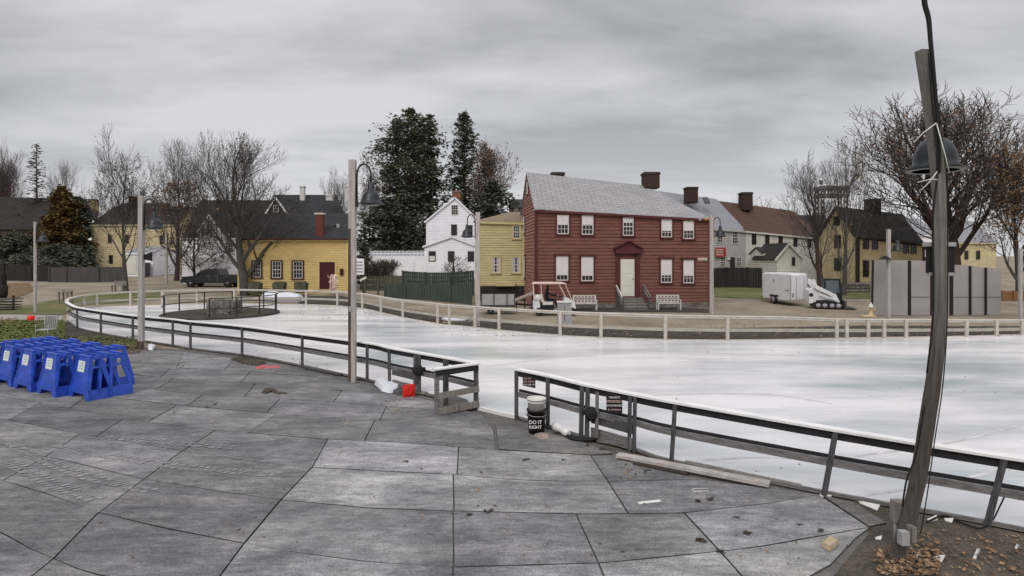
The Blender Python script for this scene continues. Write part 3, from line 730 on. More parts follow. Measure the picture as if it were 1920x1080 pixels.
def window(fc, x0, y0, x1, y1, parent, frame='whitetrim', cols=3, rows=4, blind=0.0, trim=None, pane='glass', tw=.09, curtain=False, head=False):
    xm = (x0 + x1) / 2; PP = lambda q, z, off: fc.P(q, z, off + .035)
    q0, _ = fc.hit(x0); q1, _ = fc.hit(x1); _, zt = fc.hit(xm, y0); _, zb = fc.hit(xm, y1)
    w = abs(q1 - q0); h = zt - zb; qa = min(q0, q1); fw = max(.05, min(.08, w * .08))
    def bx(b, qa, qb, za, zb_, o0, o1):
        b.hexa([PP(qa, za, o0), PP(qb, za, o0), PP(qb, za, o1), PP(qa, za, o1)], [PP(qa, zb_, o0), PP(qb, zb_, o0), PP(qb, zb_, o1), PP(qa, zb_, o1)])
    b = MB()
    bx(b, qa, qa + fw, zb, zt, .0, .07); bx(b, qa + w - fw, qa + w, zb, zt, .0, .07)
    bx(b, qa + fw, qa + w - fw, zt - fw, zt, .0, .068); bx(b, qa + fw, qa + w - fw, zb, zb + fw, .0, .072)
    bx(b, qa + fw, qa + w - fw, zb + h * .5 - .03, zb + h * .5 + .03, .0, .064)
    mw_ = .028
    for k in range(1, cols):
        c = qa + fw + (w - 2 * fw) * k / cols; bx(b, c - mw_ / 2, c + mw_ / 2, zb + fw, zt - fw, .0, .058)
    for k in range(1, rows):
        if rows % 2 == 0 and k == rows // 2: continue
        c = zb + fw + (h - 2 * fw) * k / rows; bx(b, qa + fw, qa + w - fw, c - mw_ / 2, c + mw_ / 2, .0, .055)
    wd = b.build('window', M[frame], parent)
    g = MB(); g.quad(PP(qa + .02, zb + .02, .036), PP(qa + w - .02, zb + .02, .036), PP(qa + w - .02, zt - .02, .036), PP(qa + .02, zt - .02, .036)); g.build('pane', M[pane], wd)
    if blind > 0:
        g = MB(); zz = zt - fw - (h - 2 * fw) * blind; bx(g, qa + fw * .7, qa + w - fw * .7, zz, zt - fw * .6, .04, .053 if blind < .5 else .066); g.build('blind', M['blind'], wd)
    if curtain:
        g = MB()
        for s_ in (0, 1):
            qq = qa + fw + (w - 2 * fw) * (.0 if s_ == 0 else .68); bx(g, qq, qq + (w - 2 * fw) * .32, zb + fw, zt - fw, .038, .045)
        g.build('curtain', M['curtain'], wd)
    if trim:
        t = MB(); bx(t, qa - tw, qa, zb - .02, zt + .05, -.02, .09); bx(t, qa + w, qa + w + tw, zb - .02, zt + .05, -.02, .09)
        bx(t, qa - tw - (.06 if head else 0), qa + w + tw + (.06 if head else 0), zt + .0, zt + (.16 if head else .09), -.02, .14 if head else .1)
        bx(t, qa - tw - .03, qa + w + tw + .03, zb - .09, zb - .0, -.02, .12); t.build('casing', M[trim], wd)
    return wd
def roofplane(b, a, c, d, e, th=.10):
    """a-c eave, e-d ridge (a,c,d,e in order), with uv in metres and thickness"""
    a, c, d, e = map(Vector, (a, c, d, e)); u = (c - a).normalized(); L1 = (c - a).length
    n = (c - a).cross(e - a).normalized(); v = n.cross(u)
    if n.z < 0: n = -n
    def uv(p): return ((p - a).dot(u), abs((p - a).dot(v)))
    pts = [a, c, d] if (d - e).length < 1e-4 else [a, c, d, e]
    b.poly(pts, uv=[uv(p) for p in pts])
    dn = n * -th
    b.poly([p + dn for p in pts][::-1], uv=[uv(p) for p in pts][::-1])
    for i in range(len(pts)):
        p, q = pts[i], pts[(i + 1) % len(pts)]
        b.poly([p, q, q + dn, p + dn], uv=[uv(p), uv(q), uv(q), uv(p)])
def chimney(px0, px1, pyt, pyb, d, m, parent, dp=None, cap=None, capm=None):
    a = W(px0, pyt, d); c = W(px1, pyb, d); w = c.x - a.x; dp = dp or w; b = MB()
    zb = c.z; zt = a.z; x0, x1 = a.x, c.x; y0, y1 = d, d + dp
    for (p, q) in (((x0, y0), (x1, y0)), ((x1, y0), (x1, y1)), ((x1, y1), (x0, y1)), ((x0, y1), (x0, y0))):
        l = math.hypot(q[0] - p[0], q[1] - p[1]); b.quad((p[0], p[1], zb), (q[0], q[1], zb), (q[0], q[1], zt), (p[0], p[1], zt), uv=[(0, 0), (l, 0), (l, zt - zb), (0, zt - zb)])
    b.quad((x0, y0, zt), (x1, y0, zt), (x1, y1, zt), (x0, y1, zt))
    o = b.build('chimney', M[m], parent)
    b = MB(); e = .06; b.box(((x0 + x1) / 2, (y0 + y1) / 2, zt - .12), (w + 2 * e, dp + 2 * e, .14)); b.build('chimney_cap', M[capm or m], o)
    return o
def bldg(name, label, A, B, z0, zA, zB, depth, roofm, wallm, ridge=None, front_gable=None, sidem=None, exp=.17, flat=False, over=.22, hip_r=0.0, foundation=None, corner=None, cat='house', endw=True, wall_name='wall', hip_l=0.0, backz=None):
    """A,B: (px, depth) of front corners. zA,zB: eave rows. ridge: (pyL, pyR) rows of a ridge parallel to the front;
    front_gable: (px, py) of an apex facing us"""
    a = Vector((X(*A), A[1], 0)); c = Vector((X(*B), B[1], 0)); fc = Face(a, c)
    inn = -fc.n; rt = thing(name, label, cat, (a.x, a.y, z0))
    ea = W(A[0], zA, A[1]).z; eb = W(B[0], zB, B[1]).z; Lw = fc.L
    if front_gable:
        qg, zg = fc.hit(*front_gable); prof = [(0, z0), (Lw, z0), (Lw, eb), (qg, zg), (0, ea)]
        siding(fc, prof, M[wallm], wall_name, rt, exp, flat=flat)
        b = MB(); o = fc.n * over; back = inn * depth; P = fc.P
        sl = (zg - ea) / max(qg, .1); sr = (zg - eb) / max(Lw - qg, .1)
        r0 = P(qg, zg + .05) + o; r1 = P(qg, zg + .05) + back
        e0 = P(-over, ea - sl * over + .05); e1 = P(Lw + over, eb - sr * over + .05)
        roofplane(b, e0 + o, e0 + back, r1, r0); roofplane(b, e1 + o, e1 + back, r1, r0)
        b.build('roof', M[roofm], rt)
        t = MB(); t.beam(e0 + o * 1.05 - Vector((0, 0, .10)), r0 + o * .05 - Vector((0, 0, .10)), .05, .18); t.beam(e1 + o * 1.05 - Vector((0, 0, .10)), r0 + o * .05 - Vector((0, 0, .10)), .05, .18)
        t.build('bargeboard', M[corner or wallm], rt)
        for s_, qq, ez in ((0, 0, ea), (1, Lw, eb)):
            f2_ = Face(P(qq, 0), P(qq, 0) + back)
            f2_.n = (-fc.u if s_ == 0 else fc.u)
            siding(f2_, [(0, z0), (depth, z0), (depth, ez), (0, ez)], M[sidem or wallm], wall_name, rt, exp, flat=flat)
        return rt, fc, None
    # ridge parallel to the front
    mid = inn * (depth / 2)
    ma, mb_ = a + mid, c + mid
    fm = Face(ma, mb_)
    _, zr0 = fm.hit(960 + ma.x / ma.y * F, ridge[0]); _, zr1 = fm.hit(960 + mb_.x / mb_.y * F, ridge[1])
    siding(fc, [(0, z0), (Lw, z0), (Lw, eb), (0, ea)], M[wallm], wall_name, rt, exp, flat=flat)
    hr = hip_r; hl = hip_l
    Rl = fm.P(hl, zr0 + (zr1 - zr0) * hl / Lw); Rr = fm.P(Lw - hr, zr1)
    slope = (zr0 - ea) / (depth / 2)
    oz = slope * over
    b = MB(); e0 = fc.P(-(.12 if not hl else over), ea - oz + .04, over); e1 = fc.P(Lw + (over if hr else .12), eb - oz + .04, over)
    bk = inn * (depth + over)
    g0 = a - fc.u * .12 + bk; g1 = c + fc.u * (over if hr else .12) + bk; g0.z = ea - oz + .04; g1.z = eb - oz + .04
    Rl_ = Rl - (fc.u * .12 if not hl else Vector((0, 0, 0))) + Vector((0, 0, .05)); Rr_ = Rr + (Vector((0, 0, .05)) if hr else fc.u * .12 + Vector((0, 0, .05)))
    roofplane(b, e0, e1, Rr_, Rl_); roofplane(b, g0, g1, Rr_, Rl_)
    if hr: roofplane(b, e1, g1, Rr_, Rr_)
    if hl: roofplane(b, e0, g0, Rl_, Rl_)
    b.build('roof', M[roofm], rt)
    t = MB(); t.beam(fc.P(-.1, ea - .12, over * .6), fc.P(Lw + .1, eb - .12, over * .6), over * .9, .16); t.build('cornice', M[corner or wallm], rt)
    for s_, pt, ez, zr, hh in ((0, a, ea, zr0, hl), (1, c, eb, zr1, hr)):
        f2_ = Face(pt, pt + inn * depth); f2_.n = (-fc.u if s_ == 0 else fc.u)
        prof = [(0, z0), (depth, z0), (depth, ez), (0, ez)] if hh else [(0, z0), (depth, z0), (depth, ez), (depth / 2, zr - .05), (0, ez)]
        siding(f2_, prof, M[sidem or wallm], wall_name, rt, exp, flat=flat)
    if corner:
        for q, ez in ((0, ea), (Lw, eb)):
            t = MB(); t.box(fc.P(q, (z0 + ez) / 2, .0), (.20, .20, ez - z0 - .15), rz=math.atan2(fc.u.y, fc.u.x)); t.build('corner_board', M[corner], rt)
    if foundation:
        t = MB(); t.hexa([fc.P(-.02, z0 - .3, 0), fc.P(Lw + .02, z0 - .3, 0), fc.P(Lw + .02, z0 - .3, .05), fc.P(-.02, z0 - .3, .05)], [fc.P(-.02, z0 + foundation, 0), fc.P(Lw + .02, z0 + foundation, 0), fc.P(Lw + .02, z0 + foundation, .05), fc.P(-.02, z0 + foundation, .05)])
        t.build('foundation', M['stone'], rt)
    return rt, fc, fm

# red house
red, rf, rm = bldg('red_house', 'two storey red clapboard house with grey shingle roof and pedimented door', (1005, 39), (1331, 40.2), 0, 392, 410, 8.5, 'roofred', 'red', ridge=(324, 350), sidem='redside', exp=.235, hip_r=3.1, foundation=.32, corner='redtrim')
for (x0, y0, x1, y1, bl) in ((1044, 403, 1066, 439, .48), (1090, 404, 1112, 440, .46), (1167, 408, 1187, 442, .27), (1239, 411, 1259, 445, .66), (1280, 414, 1300, 448, .55)):
    window(rf, x0, y0, x1, y1, red, cols=3, rows=4, blind=bl, trim='redtrim')
for (x0, y0, x1, y1, bl) in ((1042, 480, 1065, 526, .80), (1089, 481, 1112, 527, .80), (1238, 486, 1259, 530, .70), (1280, 487, 1300, 531, .70)):
    window(rf, x0, y0, x1, y1, red, cols=3, rows=5, blind=bl, trim='redtrim', head=True)
def wbox(fc, x0, y0, x1, y1, o0, o1, m, nm, parent):
    xm = (x0 + x1) / 2
    q0 = fc.hit(x0)[0]; q1 = fc.hit(x1)[0]; zt = fc.hit(xm, y0)[1]; zb = fc.hit(xm, y1)[1]; b = MB()
    b.hexa([fc.P(q0, zb, o0), fc.P(q1, zb, o0), fc.P(q1, zb, o1), fc.P(q0, zb, o1)], [fc.P(q0, zt, o0), fc.P(q1, zt, o0), fc.P(q1, zt, o1), fc.P(q0, zt, o1)])
    return b.build(nm, M[m], parent)
dr = wbox(rf, 1163, 486, 1189, 555, .0, .07, 'cream', 'door', red); wbox(rf, 1185.5, 522, 1187, 524, .07, .12, 'black', 'handle', dr)
for (za, zb_) in ((490, 512), (516, 536), (539, 552)):
    for (xa, xb) in ((1165.5, 1174.5), (1177, 1185)): wbox(rf, xa, za, xb, zb_, .07, .085, 'cream', 'door_panel', dr)
dc = wbox(rf, 1154, 474, 1161.5, 557, -.02, .14, 'redtrim', 'door_casing', red); wbox(rf, 1190.5, 474, 1198, 557, -.02, .14, 'redtrim', 'door_casing', red); wbox(rf, 1152, 467, 1200, 475.5, -.02, .30, 'redtrim', 'door_lintel', red)
b = MB(); pts = [rf.P(rf.hit(1150)[0], rf.hit(1150, 467)[1], .02), rf.P(rf.hit(1203)[0], rf.hit(1203, 468)[1], .02), rf.P(rf.hit(1178)[0], rf.hit(1178, 454)[1], .02)]
b.extrude(pts, rf.n * .22); ped = b.build('pediment', M['redtrim'], red)
b = MB(); o = rf.n * .25; up = Vector((0, 0, .03))
b.beam(pts[0] + o - rf.u * .05 + up, pts[2] + o + up * 2, .2, .09); b.beam(pts[1] + o + rf.u * .05 + up, pts[2] + o + up * 2, .2, .09); b.build('pediment_moulding', M['maroon'], ped)
fL = Face(rf.A, rf.A - rf.n * 8.5); fL.n = -rf.u
for (qa, qb, ya, yb) in ((5.6, 6.6, 403, 440), (5.4, 6.5, 478, 524), (3.6, 4.4, 345, 372)):
    za = W(0, ya, 45).z; zb_ = W(0, yb, 45).z; b = MB(); P = fL.P
    b.hexa([P(qa, zb_, 0), P(qb, zb_, 0), P(qb, zb_, .09), P(qa, zb_, .09)], [P(qa, za, 0), P(qb, za, 0), P(qb, za, .09), P(qa, za, .09)])
    w_ = b.build('window', M['redtrim'], red); b = MB(); b.quad(P(qa + .12, zb_ + .12, .095), P(qb - .12, zb_ + .12, .095), P(qb - .12, za - .12, .095), P(qa + .12, za - .12, .095)); b.build('pane', M['blind'], w_)
chimney(1208, 1237, 322, 352, 43.6, 'brickdk', red, dp=1.0)
chimney(1034, 1058, 322.5, 334, 43.6, 'brickdk', red, dp=.9)
wbox(rf, 1308, 483.5, 1325, 488, .03, .09, 'whitetrim', 'name_board', red)
sb = [c for c in red.children if c.name.startswith('name_board')]
for k in range(1): wbox(rf, 1310, 485.2, 1323, 486.3, .09, .095, 'signred', 'sign_lettering', sb[0] if sb else red)
for x in (1310, 1321, 1328):
    p = rf.P(rf.hit(x)[0], rf.hit(x, 411)[1] - .02, .22); b = MB(); b.lathe(p, [(.03, .12), (.05, .06), (.12, -.06), (.11, -.10), (.001, -.10)], 12, axis=(0, .5, .85)); b.build('floodlight', M['orangelamp' if x > 1312 else 'greym'], red)
# steps and railings
st = thing('door_steps', 'weathered wooden steps with leaning plank railings before the cream door', 'steps', rf.P(rf.hit(1178)[0], 0, 1))
qa, qb = rf.hit(1167)[0] - .35, rf.hit(1188)[0] + .55
for k in range(4):
    b = MB(); z = .68 - .17 * k; o0 = .06 + .32 * k
    b.hexa([rf.P(qa, z - .17, .06), rf.P(qb, z - .17, .06), rf.P(qb, z - .17, o0 + .32), rf.P(qa, z - .17, o0 + .32)], [rf.P(qa, z - .05, .06), rf.P(qb, z - .05, .06), rf.P(qb, z - .05, o0 + .32), rf.P(qa, z - .05, o0 + .32)])
    b.hexa([rf.P(qa, z - .045, o0 - .02 if k else .07), rf.P(qb, z - .045, o0 - .02 if k else .07), rf.P(qb, z - .045, o0 + .36), rf.P(qa, z - .045, o0 + .36)], [rf.P(qa, z, o0 - .02 if k else .07), rf.P(qb, z, o0 - .02 if k else .07), rf.P(qb, z, o0 + .36), rf.P(qa, z, o0 + .36)])
    b.build('step', M['weath'], st)
for s_, q in ((-1, qa - .05), (1, qb + .05)):
    b = MB(); b.beam(rf.P(q, 0, .15), rf.P(q, 1.55, .15), .09, .09); b.beam(rf.P(q, 0, 1.45), rf.P(q, .85, 1.45), .09, .09); b.build('rail_post', M['fpost'], st)
    for dz in (0, -.28):
        b = MB(); b.beam(rf.P(q + s_ * .06, 1.52 + dz, .1), rf.P(q + s_ * .06, .80 + dz, 1.55), .05, .12); b.build('handrail', M['weath'] if s_ > 0 or dz else M['whitetrim'], st)
# yellow long building
yb, yf, _ = bldg('yellow_building', 'long low yellow building with three maroon windows and a dark red door', (448, 49.4), (651, 51.6), .2, 448, 448, 7, 'roofdk', 'yellow', ridge=(401, 401), exp=.2, corner='yellow', cat='building')
for x0, x1, y0, y1 in ((473, 491, 489, 521), (509, 529, 489, 522), (548, 569, 489, 523)):
    window(yf, x0 + 1.5, y0 + 1, x1 - 1.5, y1 - 1, yb, frame='whitetrim', cols=3, rows=4, trim='maroon', tw=.12)
dr = wbox(yf, 599, 491, 628, 542, .0, .06, 'maroon', 'door', yb); wbox(yf, 595.5, 488, 599, 542, -.01, .09, 'yellow', 'door_casing', yb); wbox(yf, 628, 488, 631.5, 542, -.01, .09, 'yellow', 'door_casing', yb)
wbox(yf, 602, 512, 603.5, 516, .06, .10, 'black', 'handle', dr)
wbox(yf, 637, 504, 644, 516, .03, .14, 'maroon', 'notice_box', yb)
t = MB(); t.beam(yf.P(-.2, yf.hit(448, 449)[1] , .34), yf.P(yf.L + .2, yf.hit(651, 449)[1], .34), .04, .12); t.build('gutter_board', M['maroon'], yb)
chimney(591, 605, 398, 447, 51.2, 'brickred', yb, dp=.6, capm='chimwhite')
# large dark roofed house behind
hb, _, _ = bldg('dark_roofed_house', 'large charcoal-roofed house with white chimneys behind the yellow building', (536, 62), (655, 66), .6, 428, 428, 9, 'roofdk', 'white', ridge=(366, 366), exp=.25)
chimney(562, 570, 348, 376, 66.5, 'chimwhite', hb); chimney(611, 622, 364, 376, 66.0, 'chimwhite', hb); chimney(646, 656, 348, 378, 66.5, 'chimwhite', hb)
hb2, h2f, _ = bldg('gabled_house', 'dark shingled house with white-trimmed gable behind the bare tree', (498, 60), (541, 60), .6, 402, 402, 8, 'roofdk', 'brownwall', front_gable=(518, 369), corner='white', exp=.3)
window(h2f, 513, 385, 523, 398, hb2, cols=2, rows=2)
hb3, h3f, _ = bldg('white_house', 'white house with long brown-black roof half hidden behind bare trees', (342, 72), (500, 72), .8, 446, 446, 9, 'roofbl', 'white', ridge=(376, 376), exp=.25)
for x in (370, 405, 428): window(h3f, x, 455, x + 10, 474, hb3, cols=2, rows=4, frame='whitetrim')
wg, wgf, _ = bldg('white_gable_wing', 'small white gable with grey shutters peeping through the tree twigs', (375, 70), (412, 70), .8, 430, 430, 3, 'roofdk', 'white', front_gable=(394, 402), corner='white', exp=.25, cat='house wing')
window(wgf, 388, 420, 399, 438, wg, cols=2, rows=4)
ly_, lyf, _ = bldg('yellow_house', 'old yellow house with buff chimney behind the grey board fence', (172, 80), (330, 80), 1.0, 421, 421, 9, 'roofbl', 'yellow4', ridge=(388, 388), exp=.25)
for x0, y0 in ((203, 440), (235, 440), (300, 441), (172, 477), (205, 478), (300, 478)): window(lyf, x0, y0, x0 + 7, y0 + 16, ly_, cols=2, rows=4, frame='dkwin')
chimney(165, 177, 373, 400, 83, 'chimyel', ly_, capm='brickdk'); chimney(241, 252, 368, 392, 84, 'brickdk', ly_)
gr_, grf, _ = bldg('small_white_shed', 'small white garage with buff doors between tree trunk and lilac lamp post', (238, 74), (287, 74), .9, 474, 474, 5, 'chimwhite' if False else 'roofgr', 'white', ridge=(462, 462), exp=.25, cat='garage')
wbox(grf, 239, 481, 257, 514, .03, .10, 'cream', 'garage_door', gr_)
dk, dkf, _ = bldg('brown_house', 'dark brown low house at the far left edge behind the shrubs', (-160, 84), (62, 84), .9, 428, 428, 10, 'roofbl', 'brownwall', ridge=(369, 372), exp=.3)
for x in (-60, 10): window(dkf, x, 450, x + 12, 474, dk, cols=2, rows=4, frame='dkwin')
dk2, _, _ = bldg('grey_roofed_house', 'distant grey-roofed house beyond the orange-brown tree', (200, 110), (290, 110), 1.5, 410, 410, 9, 'roofdk', 'grey', ridge=(381, 381), flat=True)
# white gabled house
wh, whf, _ = bldg('white_gabled_house', 'white house with tall steep gable and orange brick chimney', (799, 76), (903, 76), 1.0, 414, 418, 9, 'roofdk', 'white', front_gable=(853, 370), corner='white', exp=.2)
window(whf, 846, 384, 859, 403, wh, cols=3, rows=4); window(whf, 846, 421, 857, 441, wh, cols=2, rows=4, frame='dkwin'); window(whf, 877, 422, 886, 442, wh, cols=2, rows=4, frame='dkwin')
chimney(848, 863, 358, 378, 78.5, 'brickor', wh)
we, wef, _ = bldg('white_low_wing', 'low white gabled wing with three dark windows before the tall white gable', (796, 69), (900, 69), .8, 461, 463, 5.5, 'roofgr', 'white', front_gable=(847, 443), corner='white', exp=.2, cat='house wing')
for x0, x1, bl in ((804, 817, .0), (840, 852, 0), (877, 889, 0)): window(wef, x0, 471, x1, 490, we, cols=2, rows=4, frame='dkwin')
wbox(wef, 805.5, 480, 815.5, 489, .10, .125, 'blind', 'lower_blind', we)
# mustard house
mh, mhf, _ = bldg('mustard_house', 'mustard yellow two storey house tight against the left side of the red house', (893, 45.2), (984, 45.2), 0, 414, 417, 5.6, 'rooftan', 'yellow2', ridge=(398, 399), exp=.2, corner='yellow2', hip_l=2.6)
for x0, y0, x1, y1 in ((962, 423, 975, 447), (922, 482, 937, 511), (960, 482, 975, 511)): window(mhf, x0, y0, x1, y1, mh, cols=3, rows=4, trim='yellow2', curtain=(y0 > 450), frame='whitetrim')
wbox(mhf, 893, 536, 984, 572, .01, .12, 'dkfence', 'dark_skirting', mh); wbox(mhf, 930, 529, 966, 536, .03, .5, 'yellow2', 'hatch_lid', mh)
# far little house top between
fh, fhf, _ = bldg('brown_grey_house', 'far brown-grey house whose roof shows between evergreens and the red house', (955, 110), (1010, 110), 1.8, 388, 388, 8, 'roofdk', 'greenf2' if False else 'brownwall', ridge=(374, 374), flat=True)
window(fhf, 964, 392, 971, 399, fh, cols=2, rows=2)
# grey house, cream house to the right
gh, ghf, _ = bldg('grey_house', 'pale grey house with pale grey roof right of the red house', (1262, 57), (1397, 60), .4, 424, 432.5, 9, 'roofgr', 'grey', ridge=(356, 374), exp=.2)
for x0, y0, x1, y1 in ((1343, 431, 1354, 455), (1372, 433, 1383, 457), (1349, 482, 1359, 499), (1379, 483, 1389, 498)): window(ghf, x0, y0, x1, y1, gh, cols=3, rows=4)
dr = wbox(ghf, 1368, 482, 1377.5, 510, .0, .06, 'darkwood', 'door', gh)
wbox(ghf, 1362.5, 482.5, 1366, 487, .0, .25, 'blind', 'wall_lantern', gh)
chimney(1288, 1309, 350, 380, 60, 'brickdk', gh)
b = MB(); pa = [W(1317, 371.5, 61), W(1326, 371.5, 61), W(1331, 382, 60), W(1322, 382, 60)]; b.extrude(pa, (0, -.15, .1)); b.build('skylight', M['glass'], gh)
# red hanging sign on the grey house
sg = thing('red_sign', 'red and cream square sign on the wall of the pale grey house', 'sign', ghf.P(ghf.hit(1347)[0], 0, .4))
wbox(ghf, 1337.5, 464, 1357, 481.5, .25, .31, 'signred', 'board', sg)
for y in (467.5, 472, 476.5): wbox(ghf, 1338.5, y, 1352, y + 1.6, .31, .32, 'whitetrim', 'lettering', sg)
ch, chf, _ = bldg('cream_house', 'long cream house with brown roof and big brick chimney', (1397.5, 60), (1545, 63), .4, 432.5, 447, 9, 'roofbr', 'cream', ridge=(377, 396), exp=.2)
for x0, y0, x1, y1 in ((1409, 438, 1417, 458), (1434, 440, 1441.5, 460), (1459, 441, 1466.5, 461), (1407, 478, 1414.5, 499), (1432.5, 480, 1437, 499), (1487, 443, 1494, 462), (1513, 444, 1520, 464)): window(chf, x0, y0, x1, y1, ch, cols=2, rows=4, frame='dkwin')
chimney(1392, 1411.5, 360, 394, 63.5, 'brickdk', ch)
cs, csf, _ = bldg('cream_porch', 'small cream lean-to porch with brown roof left of the gabled shed', (1431, 56), (1462, 56), .35, 475, 473, 3, 'roofbl', 'cream', ridge=(464, 464), exp=.2, cat='porch')
cg, cgf, _ = bldg('gabled_shed', 'cream gabled shed with dark roof behind the white trailer', (1456, 53), (1502, 53), .3, 482, 482, 5, 'roofbl', 'cream', front_gable=(1478, 456), exp=.2, corner='cream', cat='shed')
window(cgf, 1484, 482, 1490, 498, cg, cols=2, rows=4, frame='dkwin')
ws, wsf, _ = bldg('white_house', 'white house between the brown roof and the dark-roofed yellow house', (1499, 66), (1575, 66), .6, 428, 430, 8, 'roofbl', 'white', ridge=(404, 404), exp=.25)
for x0, y0 in ((1545, 442), (1545, 480), (1562, 480)): window(wsf, x0, y0, x0 + 6, y0 + 16, ws, cols=2, rows=4, frame='dkwin')
# dark roofed yellow house
K = (1607, 54); yh, yhf, _ = bldg('dark_roofed_yellow_house', 'ochre house with steep black-brown roof behind the skid steer', K, (1731, 55.5), .2, 441, 456, 5.0, 'roofbl', 'yellow3', ridge=(388, 402), exp=.2, corner='darkwood', foundation=.5, over=.25, sidem='yellow4')
for x0, y0, x1, y1 in ((1617, 444, 1628, 467), (1634, 445, 1645, 468), (1693, 452, 1703, 475), (1707, 453, 1717, 476), (1617, 488, 1628, 519)): window(yhf, x0, y0, x1, y1, yh, cols=2, rows=4, frame='dkwin')
sdf = Face(yhf.A, yhf.A - yhf.n * 5.0); sdf.n = -yhf.u
for (qa, qb, ya, yb_) in ((2.0, 2.9, 405, 423), (1.9, 2.8, 440, 466), (1.9, 2.8, 484, 508)):
    za = W(0, ya, 56.3).z; zb_ = W(0, yb_, 56.3).z; b = MB(); P = sdf.P
    b.hexa([P(qa, zb_, 0), P(qb, zb_, 0), P(qb, zb_, .06), P(qa, zb_, .06)], [P(qa, za, 0), P(qb, za, 0), P(qb, za, .06), P(qa, za, .06)]); w_ = b.build('window', M['dkwin'], yh)
    b = MB(); b.quad(P(qa + .1, zb_ + .1, .065), P(qb - .1, zb_ + .1, .065), P(qb - .1, za - .1, .065), P(qa + .1, za - .1, .065)); b.build('pane', M['glass'], w_)
b = MB(); e = Vector((-.14, -.2, 0)); 
for p, q in ((yhf.A, yhf.A - yhf.n * 2.5), (yhf.A - yhf.n * 5.0, yhf.A - yhf.n * 2.5)):
    p = p.copy(); q = q.copy(); p.z = W(0, 441, 54).z - .1; q.z = W(0, 388, 56.4).z - .05
    b.beam(p - yhf.u * .2, q - yhf.u * .2, .08, .22)
b.build('bargeboard', M['darkwood'], yh)
chimney(1632, 1652.5, 372, 402, 57, 'brickdk', yh)
b = MB(); b.beam(yhf.P(.12, .1, .1), yhf.P(.12, 5.2, .1), .1, .1); b.build('downpipe', M['darkwood'], yh)
b = MB(); b.beam(yhf.P(yhf.hit(1655)[0], .1, .35), yhf.P(yhf.hit(1655)[0], 3, .35), .12, .12)
fp, fpf, _ = bldg('pale_far_house', 'distant buff house between the big trees right of the timber pole', (1795, 80), (1868, 80), 1.0, 455, 455, 8, 'roofgr', 'yellow4', ridge=(415, 415), flat=True)
for x in (1808, 1830): window(fpf, x, 470, x + 7, 486, fp, cols=2, rows=4, frame='dkwin')
fp2, fp2f, _ = bldg('white_far_house', 'distant narrow white house between the dark-roofed yellow house and the pole', (1727, 76), (1760, 76), 1.0, 440, 440, 8, 'roofgr', 'white', ridge=(410, 410), flat=True)
for y in (456, 482): window(fp2f, 1731, y, 1737, y + 12, fp2, cols=2, rows=2, frame='dkwin')
# bridge tower
bt = thing('bridge_tower', 'far grey steel lift bridge tower rising behind the bare trees', 'bridge tower', (X(1570, 420), 420, 2))
d = 420
for x0, x1, y0, y1 in ((1540, 1545, 352, 480), (1583, 1589, 352, 480)):
    b = MB(); a = W(x0, y0, d); c = W(x1, y1, d)
    for yy in (0, 8):
        for s_ in (a.x, c.x): b.beam((s_, d + yy, c.z), (s_, d + yy, a.z), .7, .7)
        n = 12
        for k in range(n):
            z_a = c.z + (a.z - c.z) * k / n; z_b = c.z + (a.z - c.z) * (k + 1) / n; b.beam((a.x, d + yy, z_a), (c.x, d + yy, z_b), .45, .45); b.beam((c.x, d + yy, z_a), (a.x, d + yy, z_b), .45, .45)
    b.build('leg', M['steel'], bt)
b = MB(); a = W(1537, 351, d); c = W(1592, 368, d)
for yy in (0, 8):
    b.beam((a.x, d + yy, a.z), (c.x, d + yy, a.z), 1.2, 2.2); b.beam((a.x, d + yy, c.z), (c.x, d + yy, c.z), 1, 1)
    for k in range(9):
        xa = a.x + (c.x - a.x) * k / 9; xb = a.x + (c.x - a.x) * (k + 1) / 9; b.beam((xa, d + yy, c.z), (xb, d + yy, a.z), .6, .6); b.beam((xb, d + yy, c.z), (xa, d + yy, a.z), .6, .6)
b.beam((a.x + 1, d, a.z + 2), (a.x + 1, d, a.z + 5), 2, 2); b.build('cross_truss', M['steel'], bt)

# ------------------------------------------------------------------ fences and walls
def boardfence(name, label, pts, m, cat='fence', bw=.16, gap=.012, rails=(.25, .8), posts=True, d=None, picket=False, th=.03, rail_front=False):
    """pts: (px, py top, py base[, d])"""
    P = []
    for p in pts:
        dd = p[3] if len(p) > 3 else D(p[2]); P.append((Vector((X(p[0], dd), dd, gz(dd))), W(p[0], p[1], dd).z))
    rt = thing(name, label, cat, P[0][0]); b = MB(); rr = random.Random(len(label)); ra = MB()
    for (a, za), (c, zc) in zip(P, P[1:]):
        Ld = (c - a).length; n = max(1, int(Ld / (bw + gap))); u = (c - a) / Ld; nn = Vector((u.y, -u.x, 0))
        if nn.dot(a) > 0: nn = -nn
        for k in range(n):
            t = (k + .5) / n; q = a + (c - a) * t; zt = za + (zc - za) * t + rr.uniform(-.025, .025); w = Ld / n - gap
            if picket: w *= .55
            off = nn * rr.uniform(-.006, .006); q0 = q + off
            h_ = [q0 - u * w / 2 - nn * th / 2, q0 + u * w / 2 - nn * th / 2, q0 + u * w / 2 + nn * th / 2, q0 - u * w / 2 + nn * th / 2]
            for v in h_: v.z = q.z
            t_ = [Vector((v.x, v.y, zt)) for v in h_]
            b.hexa(h_, t_)
        for f_ in rails:
            o = nn * (.05 if rail_front else -.05); ra.beam(a + o + Vector((0, 0, (za - a.z) * f_)), c + o + Vector((0, 0, (zc - c.z) * f_)), .05, .10)
    b.build('boards', m, rt); ra.build('rail', m, rt)
    if posts:
        for (a, za) in P:
            pb = MB(); o = Vector((0, -.07, 0)); pb.beam(a + o, Vector((a.x, a.y, za + .06)) + o, .12, .12); pb.build('post', m, rt)
    return rt
